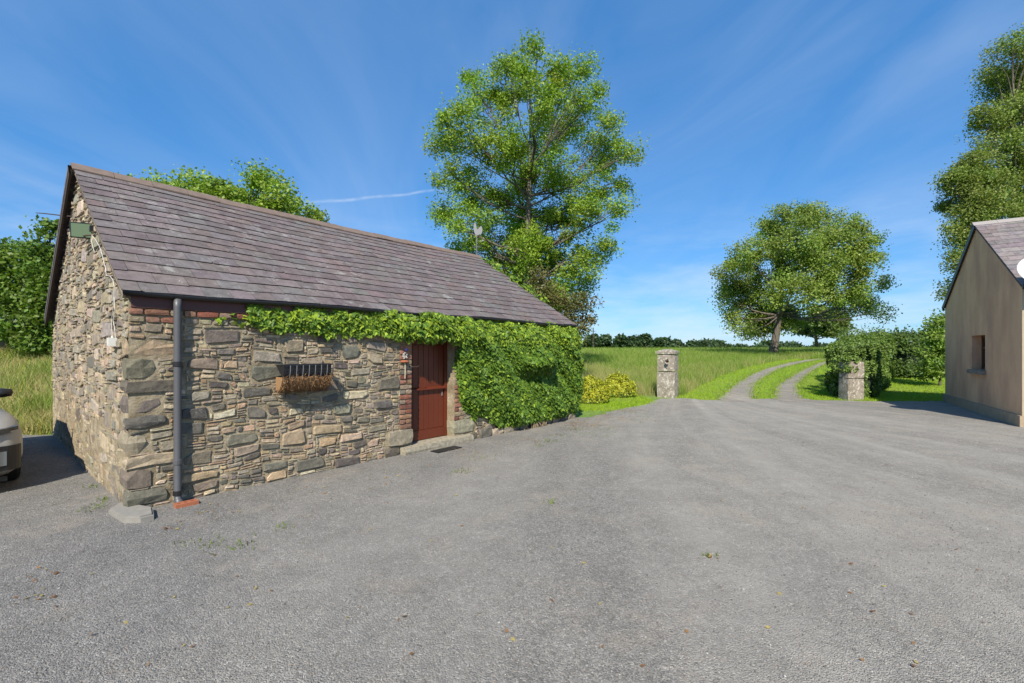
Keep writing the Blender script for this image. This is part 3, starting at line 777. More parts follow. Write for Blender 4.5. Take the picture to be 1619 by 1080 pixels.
# white cable and junction box
mb = MB()
for path in ([(150, 372), (157, 380), (163, 390), (167, 402), (170, 415), (173, 425), (174, 436), (180, 437), (185, 443), (187, 455), (186.5, 470), (185, 490), (182.5, 505), (183, 520), (184, 536)], [(187, 470), (188, 490), (185.5, 508), (188, 522), (189, 536)], [(149, 377), (152, 390), (155, 399)]):
    mb.tube([GP(x, y, .035) for x, y in path], .0027, 6)
tag(mb.build('white_cable', WHITE), 'thin white cable running down the stone gable from the floodlight', 'cable')
jv, jz = VZ(187, 541)
mb = MB(); mb.box(BW(-.085, jv-.035, jz-.045), U3*.07, V3*.07, Z3*.09)
mb.box(BW(-.092, jv-.029, jz-.039), U3*.0065, V3*.058, Z3*.078); mb.lathe(BW(-.05, jv, jz+.045), Z3, [(0, .012), (.02, .010)], 8)
tag(mb.build('junction_box', WHITE), 'small pale junction box at the foot of the white cable', 'junction box')
mb = MB(); mb.tube([GP(121, 343, .0), GP(112, 343, .10), GP(104, 343, .26), GP(99, 343.3, .32)], [.012, .009, .008, .006], 6)
tag(mb.build('iron_spike', IRON), 'thin rusty iron spike sticking out of the gable above the floodlight', 'spike')

# hanging hay-rack basket
ba0, ba1 = A_px(434), A_px(511); bz1 = AZ(473, 576)[1]; bz0 = bz1-.33; bd = .25
bk = empty('wall_basket', BW((ba0+ba1)/2, 0, bz0), 'black wire wall basket with shaggy brown coir lining', 'wall basket')
def bprof(t): return (-bd*math.cos(t*PI/2)**.8 if t < 1 else 0.0, bz1-(bz1-bz0)*math.sin(t*PI/2))
mb = MB(); mb.tube([BW(ba0, -.03, bz1), BW(ba0, -bd, bz1), BW(ba1, -bd, bz1), BW(ba1, -.03, bz1)], .007, 6); mb.tube([BW(ba0, -.03, bz1), BW(ba1, -.03, bz1)], .006, 6)
mb.tube([BW(ba0, -bd*.97, bz1-.09), BW(ba1, -bd*.97, bz1-.09)], .005, 6); mb.build('rim', BLACKP, bk)
for k in range(9):
    a = ba0+(ba1-ba0)*k/8; mb = MB(); mb.tube([BW(a, -.004+bprof(t)[0]*1.03, bprof(t)[1]-.004) for t in np.linspace(0, 1, 8)], .0042, 5); mb.build('wire_bar', GALV if 0 < k < 8 else BLACKP, bk)
rr = random.Random(4)
def basket_skin(name, m, t0, t1, sc, jit, parent):
    na, ns = 26, 8; V = []; F = []
    for i_ in range(na+1):
        a = ba0+.01+(ba1-ba0-.02)*i_/na
        for j in range(ns+1):
            v, z = bprof(t0+(t1-t0)*j/ns); V.append(BW(a+rr.uniform(-jit, jit), v*sc+rr.uniform(-jit, jit), z+rr.uniform(-jit, jit)))
    for i_ in range(na):
        for j in range(ns): q = i_*(ns+1)+j; F.append((q, q+1, q+ns+2, q+ns+1))
    mb = MB(); mb.add(V, F)
    for a in (ba0+.01, ba1-.01):
        fan = [BW(a, bprof(t0+(t1-t0)*j/ns)[0]*sc, bprof(t0+(t1-t0)*j/ns)[1]) for j in range(ns+1)]; fan.append(BW(a, -.01, bprof(t0)[1])); mb.add(fan, [tuple(range(len(fan)))])
    return mb
basket_skin('liner', None, 0, .34, .93, .0, bk).build('plastic_liner', BLACKP, bk)
mb = basket_skin('coir', None, .30, 1.0, 1.10, .014, bk)
for _ in range(1500):
    t = rr.uniform(.24, 1.0); a = rr.uniform(ba0-.03, ba1+.03); v, z = bprof(t); p = BW(a, v*1.12, z-.01)
    d = Vector((rr.gauss(0, 1), rr.gauss(0, 1), rr.gauss(-.6, 1))).normalized()*rr.uniform(.02, .06); s_ = Vector((rr.gauss(0, 1), rr.gauss(0, 1), rr.gauss(0, 1))).normalized()*.0018
    q = p-V3*rr.uniform(0, .02)+d*.5; mb.add([p-s_, p+s_, q+s_, p+d-V3*.01], [(0, 1, 2, 3)])
o = mb.build('coir_lining', COCO, bk)

# small ornament beside the door
oa, oz = AZ(636.5, 556)
orn = empty('wall_ornament', BW(oa, 0, oz-.30), 'small white and blue wall ornament with hanging rod beside the door', 'ornament')
mb = MB(); rr = random.Random(8)
for k in range(14): mb.lathe(BW(oa+rr.uniform(-.04, .04), -.05-rr.uniform(0, .02), oz-.07+rr.uniform(-.045, .06)), Vector((rr.uniform(-1, 1), rr.uniform(-1, 1), rr.uniform(-1, 1))), [(-.011, .003), (-.005, .012), (.005, .012), (.011, .003)], 6)
mb.build('shell_cluster', plain('shell_grey', (.40, .40, .38), .6, var=.5, scale=90), orn)
mb = MB(); mb.lathe(BW(oa+.012, -.075, oz+.03), Z3, [(-.025, .006), (-.012, .022), (.008, .024), (.024, .008)], 10); mb.build('blue_bead', plain('blue_glaze', (.03, .035, .16), .3), orn)
mb = MB(); mb.lathe(BW(oa, -.045, oz-.17), Z3, [(0, .06), (.012, .07), (.03, .065), (.036, .03)], 10); mb.build('dish', TERRA, orn)
mb = MB(); mb.tube([BW(oa, -.06, oz-.16), BW(oa+.004, -.06, oz-.28), BW(oa, -.06, oz-.42)], [.010, .009, .008], 6); mb.build('rod', plain('pale_wood', (.42, .38, .27), .8), orn)
# iron gate hook by the jamb
mb = MB(); hz = AZ(645, 580)[1]; mb.tube([BW(DA0-.06, -.02, hz), BW(DA0-.02, -.06, hz), BW(DA0+.06, -.07, hz-.005), BW(DA0+.12, -.05, hz+.01)], .009, 6)
tag(mb.build('door_hook', IRON), 'dark iron hook on the brick jamb at the edge of the red door', 'hook')

# weathercock at the far end of the ridge
wx0 = BW(LEN+.05, RIDGE_V+.05, RIDGE_Z); wc = empty('weathercock', wx0, 'grey metal cockerel weathervane at the far end of the barn ridge', 'weathervane')
mb = MB(); mb.tube([wx0-Z3*.3, wx0+Z3*.66], .011, 8); mb.build('spindle', GALV, wc)
mb = MB(); mb.tube([wx0+Z3*.30-U3*.17, wx0+Z3*.30+U3*.17], .007, 6); mb.tube([wx0+Z3*.30-V3*.17, wx0+Z3*.30+V3*.17], .007, 6); mb.build('compass_arms', GALV, wc)
CX = Vector((1, .12, 0)).normalized(); CN = Vector((-.12, 1, 0)).normalized()
mb = MB(); mb.tube([wx0+Z3*.47-CX*.02, wx0+Z3*.47+CX*.17], .007, 6); mb.lathe(wx0+Z3*.48+CX*.13, CX, [(0, .004), (.03, .028), (.06, .03), (.085, .01)], 8); mb.build('pointer', GALV, wc)
ck = [(-.03, 0), (.03, 0), (.06, .03), (.10, .02), (.135, .06), (.155, .12), (.15, .20), (.135, .25), (.115, .275), (.10, .25), (.09, .255), (.075, .24), (.06, .21), (.04, .18), (.02, .175), (0, .20), (-.012, .25), (-.02, .30), (-.035, .345), (-.055, .36), (-.065, .345), (-.078, .335), (-.072, .325), (-.09, .315), (-.07, .295), (-.075, .25), (-.08, .20), (-.078, .14), (-.065, .08)]
n = len(ck); base = wx0+Z3*.63+CX*.0
V = [base+CX*x*1.05+Z3*y-CN*.006 for x, y in ck]+[base+CX*x*1.05+Z3*y+CN*.006 for x, y in ck]
mb = MB(); mb.add(V, [tuple(range(n)), tuple(range(2*n-1, n-1, -1))]+[(k, n+k, n+(k+1) % n, (k+1) % n) for k in range(n)]); mb.build('cockerel', GALV, wc)

# corner slab, terracotta gully block, drain mat
def flat_poly(mb, pts, z0, z1):
    n = len(pts); V = [(x, y, z0) for x, y in pts]+[(x, y, z1) for x, y in pts]
    mb.add(V, [tuple(range(n, 2*n)), tuple(range(n-1, -1, -1))]+[(k, (k+1) % n, n+(k+1) % n, n+k) for k in range(n)])
mb = MB(); P = [pix_ground(*p)[:2] for p in ((171, 815), (196, 830), (222, 829), (243, 824), (241, 812), (206, 806), (188, 804))]
mb.block((0, 0, 0), (.01, 0, 0), (0, .01, 0), (0, 0, .01)); mb = MB(); flat_poly(mb, P, -.05, .055)
q = [Vector(p) for p in P]; cen = sum(q, Vector((0, 0)))/len(q); flat_poly(mb, [tuple(cen+(p-cen)*.9) for p in q], .05, .07)
tag(mb.build('corner_slab', CONC), 'flat grey concrete slab at the foot of the barn corner', 'slab')
ta, tz = A_px(283), 0
mb = MB(); o = BW(ta-.09, -.26, .0)
for k in range(2): mb.box(o+V3*(k*.075), U3*.20, V3*.022, Z3*.05)
for k in range(4): mb.box(o+V3*.022+U3*(k*.0593), U3*.022, V3*.053, Z3*.047)
tag(mb.build('terracotta_block', TERRA), 'broken orange terracotta air brick lying under the downpipe', 'brick')
mb = MB(); ma, mz = A_px(695), 0
for k in range(9): mb.box(BW(DA0+.22, -.40+k*.022, .013), U3*.52, V3*.012, Z3*.014)
for k in range(5): mb.box(BW(DA0+.22+k*.126, -.40, .010), U3*.016, V3*.19, Z3*.013)
tag(mb.build('drain_grate', BLACKP), 'dark slatted drain grate in the gravel before the red door', 'grate')

# ---------------------------------------------------------------- rendered cottage on the right
A2, B2 = Vector((13.80, 14.50)), Vector((10.83, 9.66)); GL = (A2-B2).length; gs = (A2-B2)/GL; gw = Vector((gs.y, -gs.x))   # gs along gable, gw away into the house
def HW(s, d, z=0.0): p = B2+gs*s+gw*d; return Vector((p.x, p.y, z))
GS, GW = Vector((gs.x, gs.y, 0)), Vector((gw.x, gw.y, 0))
HE, HR, HLEN = 3.02, 4.92, 7.0
cot = empty('rendered_cottage', HW(0, 0, 0), 'brown rendered cottage with slate roof and one small gable window', 'cottage')
w0, w1 = 2.17, 3.17; wz0, wz1 = 1.12, 2.03; rec = .24
mb = MB()
ztop = lambda s: HE+(HR-HE)*(1-abs(s-GL/2)/(GL/2))-.03
# gable with an opening for the window
S = [0, w0, GL/2, w1, GL]
def gq(s0, s1, z0, z1a, z1b): mb.add([HW(s0, 0, z0), HW(s1, 0, z0), HW(s1, 0, z1b), HW(s0, 0, z1a)], [(0, 3, 2, 1)])
gq(0, w0, 0, ztop(0), ztop(w0)); gq(w1, GL, 0, ztop(w1), ztop(GL)); gq(w0, w1, 0, wz0, wz0)
gq(w0, GL/2, wz1, ztop(w0), ztop(GL/2)); gq(GL/2, w1, wz1, ztop(GL/2), ztop(w1))
mb.add([HW(w0, 0, wz0), HW(w0, rec, wz0), HW(w0, rec, wz1), HW(w0, 0, wz1)], [(0, 3, 2, 1)]); mb.add([HW(w1, 0, wz0), HW(w1, rec, wz0), HW(w1, rec, wz1), HW(w1, 0, wz1)], [(0, 1, 2, 3)])
mb.add([HW(w0, 0, wz1), HW(w1, 0, wz1), HW(w1, rec, wz1), HW(w0, rec, wz1)], [(0, 1, 2, 3)]); mb.add([HW(w0, 0, wz0), HW(w1, 0, wz0), HW(w1, rec, wz0), HW(w0, rec, wz0)], [(0, 3, 2, 1)])
gab = mb.build('gable_wall', RENDER, cot)
mb = MB(); mb.add([HW(0, 0, 0), HW(0, HLEN, 0), HW(0, HLEN, HE), HW(0, 0, HE)], [(0, 1, 2, 3)]); mb.build('front_wall', plain('sunny_render', (.40, .33, .22), .9, var=.2, scale=8), cot)  # separate copy of the render for the sunlit side
mb = MB(); mb.add([HW(GL, 0, 0), HW(GL, HLEN, 0), HW(GL, HLEN, HE), HW(GL, 0, HE)], [(0, 3, 2, 1)]); mb.add([HW(0, HLEN, 0), HW(GL, HLEN, 0), HW(GL, HLEN, HE), HW(GL/2, HLEN, HR-.05), HW(0, HLEN, HE)], [(0, 1, 2, 3, 4)]); mb.build('rear_wall', RENDER, cot)
mb = MB(); mb.box(HW(-.04, -.055, -.02), GS*(GL+.05), GW*.055, Z3*.27); mb.box(HW(-.05, -.05, -.02), GS*.05, GW*HLEN, Z3*.27); mb.build('plinth', plain('damp_plinth', (.36, .27, .18), .95, var=.35, scale=7, bstr=.6), cot)
# window
mb = MB(); fw = .055
mb.box(HW(w0, rec-.05, wz0), GS*fw, GW*.05, Z3*(wz1-wz0)); mb.box(HW(w1-fw, rec-.05, wz0), GS*fw, GW*.05, Z3*(wz1-wz0))
for z in (wz0, wz0+.56, wz1-fw): mb.box(HW(w0+fw, rec-.047, z), GS*(w1-w0-2*fw), GW*.045, Z3*fw)
mb.box(HW((w0+w1)/2-.025, rec-.045, wz0+fw), GS*.05, GW*.04, Z3*(.56-fw))
win = mb.build('window', plain('brown_frame', (.10, .045, .022), .5), cot)
for z0, z1 in ((wz0+fw, wz0+.56), (wz0+.56+fw, wz1-fw)):
    mb = MB(); mb.add([HW(w0+.02, rec-.015, z0), HW(w1-.02, rec-.015, z0), HW(w1-.02, rec-.015, z1), HW(w0+.02, rec-.015, z1)], [(0, 3, 2, 1)]); mb.build('pane', WGLASS, win)
mb = MB(); mb.add([HW(w0, rec+.02, wz0), HW(w1, rec+.02, wz0), HW(w1, rec+.02, wz1), HW(w0, rec+.02, wz1)], [(0, 3, 2, 1)]); mb.build('dark_interior', TIMBER, win)
mb = MB(); mb.block(HW(w0-.08, -.09, wz0-.11), GS*(w1-w0+.16), GW*(.10+rec-.06), Z3*.115, .06, .006, (.24, .21, .17), random); mb.build('sill', GRANITE, cot)
# roof
hs_l = math.hypot(GL/2+.14, HR-HE+.08); hsu, hsz = (GL/2+.14)/hs_l, (HR-HE+.08)/hs_l
def HRW(d, s, h, side=0):
    ss = -.14+s*hsu-h*hsz; ss = ss if side == 0 else GL-ss
    return HW(ss, d, HE-.04+s*hsz+h*hsu+.03)
mb = MB()
for side in (0, 1):
    V = [HRW(d, s, h, side) for d in (-.04, HLEN+.1) for s in (0.02, hs_l) for h in (-.012 if side == 0 else .02, -.06)]
    mb.add(V, [(0, 2, 6, 4), (1, 5, 7, 3), (0, 1, 3, 2), (4, 6, 7, 5), (0, 4, 5, 1)], (.10, .085, .09))
hroof = mb.build('roof', SLATE, cot)
rs = random.Random(71); s = 0.0; row = 0
HPAL = [(0.185, 0.155, 0.152), (0.205, 0.175, 0.170), (0.165, 0.14, 0.14), (0.19, 0.168, 0.165)]
while s < hs_l-.08:
    d = -.06-(.14 if row % 2 else 0)
    while d < 2.6:
        w_ = rs.uniform(.25, .32); d0, d1 = max(d, -.06), d+w_; L = min(.48, hs_l-s)
        if d1-d0 > .05:
            dt = rs.uniform(-.006, .006); q = [(d0+.002, s+dt), (d1-.002, s+dt), (d1-.002, s+L), (d0+.002, s+L)]
            hh = lambda y: .0185*(1-(y-s)/.48)+rs.uniform(0, .002)
            mbx = MB(); V = [HRW(x, y, hh(y)+.0075) for x, y in q]+[HRW(x, y, hh(y)-.001) for x, y in q]
            mbx.add(V, [(3, 2, 1, 0), (0, 1, 5, 4), (1, 2, 6, 5), (3, 0, 4, 7), (4, 5, 6, 7)], jitcol(rs.choice(HPAL), .14, rs)); mbx.build('slate', SLATE, hroof)
        d += w_
    s += .235; row += 1
d = -.08
while d < HLEN:
    L = .46; mbx = MB(); P = [(-.16, -.10), (-.02, .015), (.02, .015), (.16, -.10), (.0, -.03)]; V = [HW(GL/2+x, dd, HR+.10+y) for dd in (d+.002, d+L-.002) for x, y in P]
    mbx.add(V, [(k, (k+1) % 5, 5+(k+1) % 5, 5+k) for k in range(5)]+[(0, 4, 3, 2, 1), (5, 6, 7, 8, 9)]); mbx.build('ridge_tile', plain('ridge_concrete', (.30, .27, .25), .9) if d < 0 else bpy.data.materials['ridge_concrete'], hroof); d += L
mb = MB(); V = [HRW(d, s, h, 1) for d in (-.055, -.02) for s in (0, hs_l) for h in (.0, -.14)]
mb.add(V, [(0, 1, 3, 2), (4, 6, 7, 5), (1, 5, 7, 3), (0, 4, 5, 1), (0, 2, 6, 4)]); mb.build('bargeboard', BLACKP, cot)
mb = MB(); mb.tube([HW(-.20, -.05, HE-.05), HW(-.20, HLEN, HE-.05)], .055, 10); mb.build('gutter', BLACKP, cot, True)
# satellite dish
dc = Vector((10.72, 9.27, 3.27)); da = Vector((-.35, -.85, .42)).normalized()
dish = empty('satellite_dish', HW(.06, .05, 3.0), 'pale round satellite dish on the cottage corner under the eaves', 'satellite dish')
mb = MB(); prof = [(.075*(r_/.33)**2, max(.004, r_)) for r_ in np.linspace(0.004, .33, 9)]+[(.085*(r_/.33)**2-.012-.006, max(.004, r_)) for r_ in np.linspace(.33, .004, 6)]
mb.lathe(dc-da*.05, da, prof, 28); mb.build('reflector', plain('dish_paint', (.50, .50, .50), .5, bstr=.0), dish, True)
mb = MB(); mb.tube([HW(.02, .10, 2.85), HW(-.08, .08, 2.95), dc-da*.06], .02, 8); mb.build('bracket', GALV, dish)
mb = MB(); mb.tube([dc-Z3*.30-da*.0, dc+da*.34-Z3*.12], .01, 6); mb.lathe(dc+da*.34-Z3*.12, -da, [(0, .02), (.02, .03), (.07, .03)], 10); mb.build('receiver_arm', GALV, dish)

# ---------------------------------------------------------------- gate pillars
def pillar(name, label, cx, cy, rot, w, d, h, courses, cap, lean=0.0, seed=1):
    r_ = random.Random(seed); z0 = float(H(cx, cy)); e = empty(name, (cx, cy, z0), label, 'gate pillar', 'gate pillars of the drive')
    X = Vector((math.cos(rot), math.sin(rot), 0)); Y = Vector((-math.sin(rot), math.cos(rot), 0)); c = Vector((cx, cy, z0-.08)); z = 0
    for k, hh in enumerate(courses):
        f = 1.0-.012*k; mbx = MB(); o = c-X*w*f/2-Y*d*f/2+Z3*z+X*r_.uniform(-.01, .01)+X*lean*z
        n = 4; 
        mbx.block(o, X*w*f+X*0, Y*d*f, Z3*(hh-.008), .035, .008, None, r_); mbx.build('shaft_stone', PILLAR, e); z += hh
    if cap:
        o = c+Z3*z; mbx = MB(); W, D = w*1.10, d*1.10
        mbx.block(o-X*W/2-Y*D/2, X*W, Y*D, Z3*.10, .10, .008, None, r_); mbx.build('cap_stone', PILLAR, e)
        mbx = MB(); V = [o+X*W*.46*x+Y*D*.46*y+Z3*.095 for x, y in ((-1, -1), (1, -1), (1, 1), (-1, 1))]+[o+X*W*.14*x+Y*D*.14*y+Z3*.165 for x, y in ((-1, -1), (1, -1), (1, 1), (-1, 1))]
        mbx.add(V, [(0, 1, 5, 4), (1, 2, 6, 5), (2, 3, 7, 6), (3, 0, 4, 7), (4, 5, 6, 7)]); mbx.build('cap_crown', PILLAR, e)
    return e
gp = pillar('gate_pillar', 'tall lichen-spotted stone gate pillar with flat cap beside the meadow', 5.42, 15.85, math.radians(-33), .62, .56, 1.7, [.98, .60], True, 0, 5)
hook = MB(); hp = Vector((5.25, 15.40, 1.27)); hook.block(hp+Vector((-.06, -.02, -.06)), (.12, 0, 0), (0, .10, 0), (0, 0, .12), .25, .015); 
hook.tube([hp, hp+Vector((.0, -.09, .0)), hp+Vector((.0, -.10, .08))], .012, 6); hook.build('gate_pin', IRON, gp)
gp2 = pillar('gate_pillar', 'short broken stone gate pillar half hidden by the ivy hedge', 11.16, 14.98, math.radians(4), .57, .42, 1.2, [.80, .56], False, 0, 6)

# ---------------------------------------------------------------- parked car (only its nose shows)
cf = Vector((.80, -.60, 0)).normalized(); cl_ = Vector((-cf.y, cf.x, 0)); CN0 = Vector((-6.12, 4.50, 0))
def CP(x, y, z): return CN0-cf*x+cl_*y+Z3*z        # x back from nose, y to the car's left
car = empty('parked_car', CP(2.2, 0, 0), 'silver grey car parked beside the stone gable, only its nose in view', 'car')
HWD = .92
def outline(inset, x0, x1, n=10, rf=.34, front_bow=.14):
    """plan outline, nose to tail, counter-clockwise"""
    hw = HWD-inset; P = []
    for side in (1, -1):
        pts = []
        for k in range(n+1):
            t = k/n*PI/2; pts.append((x0+front_bow+rf*.75*(1-math.sin(t))*1.0-(front_bow*(1-(1-math.cos(t))) if False else 0), side*(hw-rf*.55*(1-math.cos(t)))))
        nose = [(x0+front_bow*((y/(hw-rf*.55))**2), side*abs(y)) for y in np.linspace(0, hw-rf*.55, 5)[:-1]]
        arc = list(reversed(pts)); flank = [(x0+1.2, side*hw), (x0+2.4, side*hw), (x1-.5, side*hw), (x1-.12, side*(hw-.10)), (x1, side*(hw-.35))]
        seq = nose+[(p[0], p[1]) for p in arc]+flank
        P.append(seq)
    return P[0]+list(reversed(P[1]))[:-1]
levels = [(.19, .10, .12, 4.30), (.26, .03, .03, 4.36), (.42, .0, .0, 4.40), (.56, .0, .01, 4.40), (.66, .005, .03, 4.38), (.75, .02, .08, 4.36), (.83, .05, .17, 4.34), (.89, .10, .32, 4.30), (.94, .20, .6, 4.2), (.98, .36, 1.0, 4.1)]
mb = MB(); V = []; F = []
rings = [[CP(x, y, z+(.0 if z < .9 else 0)) for x, y in outline(ins, x0, x1)] for z, ins, x0, x1 in levels]; n = len(rings[0])
for R_ in rings: V += R_
for j in range(len(rings)-1):
    for k in range(n): F.append((j*n+k, j*n+(k+1) % n, (j+1)*n+(k+1) % n, (j+1)*n+k))
F += [tuple(range((len(rings)-1)*n, len(rings)*n)), tuple(range(n-1, -1, -1))]
mb.add(V, F); body = mb.build('body', CARP, car, True)
mb = MB(); cab = [(.97, 1.15, 4.2, .80), (1.25, 1.7, 4.0, .74), (1.52, 2.15, 3.75, .64), (1.58, 2.4, 3.5, .5)]
V = []; F = []
for z, x0, x1, hw in cab:
    for x, y in ((x0, 0), (x0+.05, hw*.7), (x0+.25, hw), (x1-.2, hw), (x1, hw*.7), (x1, -hw*.7), (x1-.2, -hw), (x0+.25, -hw), (x0+.05, -hw*.7)): V.append(CP(x, y, z))
for j in range(3):
    for k in range(9): F.append((j*9+k, j*9+(k+1) % 9, (j+1)*9+(k+1) % 9, (j+1)*9+k))
mb.add(V, F); mb.build('windows', WGLASS, car); mb = MB(); mb.add(V[27:], [tuple(range(9))]); mb.build('roof', CARP, car)
# front details hugging the corner of the bumper
def band(name, m, y0, y1, z0, z1, out, par, tilt=0.0, n=12):
    ol = outline(0.0, 0.0, 4.4, 10)[:16]; mbx = MB(); pts = []
    L = [0]; 
    for p, q in zip(ol, ol[1:]): L.append(L[-1]+math.dist(p, q))
    for k in range(n+1):
        s_ = y0+(y1-y0)*k/n
        for i_ in range(len(L)-1):
            if L[i_] <= s_ <= L[i_+1]+1e-9:
                t = (s_-L[i_])/(L[i_+1]-L[i_]); x = ol[i_][0]+(ol[i_+1][0]-ol[i_][0])*t; y = ol[i_][1]+(ol[i_+1][1]-ol[i_][1])*t
                dx, dy = ol[i_+1][0]-ol[i_][0], ol[i_+1][1]-ol[i_][1]; l = math.hypot(dx, dy); nx_, ny_ = -dy/l, dx/l
                pts.append((x+nx_*out, y+ny_*out, x-nx_*.05, y-ny_*.05, tilt*(k/n))); break
    V = []; F = []
    for (x, y, xi, yi, tz) in pts: V += [CP(x, y, z0+tz), CP(x, y, z1+tz), CP(xi, yi, z1+tz), CP(xi, yi, z0+tz)]
    for k in range(len(pts)-1):
        for j in range(4): F.append((4*k+j, 4*k+(j+1) % 4, 4*k+4+(j+1) % 4, 4*k+4+j))
    F += [(0, 1, 2, 3), tuple(len(V)-4+j for j in (3, 2, 1, 0))]; mbx.add(V, F); return mbx.build(name, m, par)
band('headlight', m_glass('headlight_glass', (.03, .03, .03), .1), .30, .90, .655, .695, .006, car, .07)
band('air_intake', BLACKP, .48, .95, .27, .55, .008, car, .0)
band('fog_lamp', m_glass('fog_glass', (.16, .17, .17), .1), .50, .78, .33, .49, .016, car, .0)
band('grille', BLACKP, 0, .42, .34, .74, .006, car)
band('lower_lip', BLACKP, 0, .80, .15, .20, -.02, car)
for x in (.95, 3.55):
    for s in (1, -1):
        e = MB(); c = CP(x, s*(HWD-.10), .34); e.lathe(c, cl_*s, [(-.12, .20), (-.12, .32), (-.08, .345), (.08, .345), (.115, .32), (.115, .22), (.09, .20)], 28); wh = e.build('wheel', RUBBER, car, False)
        e = MB(); e.lathe(c+cl_*s*.08, cl_*s, [(0, .21), (.02, .20), (.025, .06), (.035, .03)], 20); e.build('rim', GALV, wh)
        e = MB(); ring = []
        for t in np.linspace(-.15, PI+.15, 16): ring.append((math.cos(t), math.sin(t)))
        V = [CP(x+q[0]*rr_, s*yy, .34+q[1]*rr_) for rr_, yy in ((.36, HWD+.004), (.42, HWD+.008), (.42, HWD-.03), (.36, HWD-.12)) for q in ring]
        e.add(V, [(j*16+k, j*16+k+1, (j+1)*16+k+1, (j+1)*16+k) for j in range(3) for k in range(15)]); e.build('arch_trim', BLACKP, car)
for s in (1, -1):
    mb = MB(); mb.block(CP(1.72, s*.88-.12, .99), -cf*.14, cl_*.22, Z3*.13, .3, .0, None); mb.build('wing_mirror', BLACKP, car, True)

# ---------------------------------------------------------------- vegetation
def unit(a): return a/np.maximum(1e-9, np.linalg.norm(a, axis=1, keepdims=True))
def leaves(P, size, cols, up=0.5, out=None, rng=RNG, width=0.32, droop=0.3, fold=True):
    """diamond leaves at points P; returns V, F, C"""
    n = len(P); nrm = rng.normal(size=(n, 3)); nrm[:, 2] += up
    if out is not None: nrm += out
    nrm = unit(nrm); t = rng.normal(size=(n, 3)); t[:, 2] -= droop; t -= nrm*np.sum(t*nrm, 1, keepdims=True); t = unit(t); s = np.cross(nrm, t)
    L = (size*rng.uniform(.65, 1.3, n))[:, None]; W = L*width
    V = np.stack([P, P+t*L*.45+s*W-nrm*L*.06, P+t*L, P+t*L*.45-s*W-nrm*L*.06], 1).reshape(-1, 3)
    F = np.arange(4*n).reshape(n, 4); return V, F, np.repeat(cols, 4, axis=0)

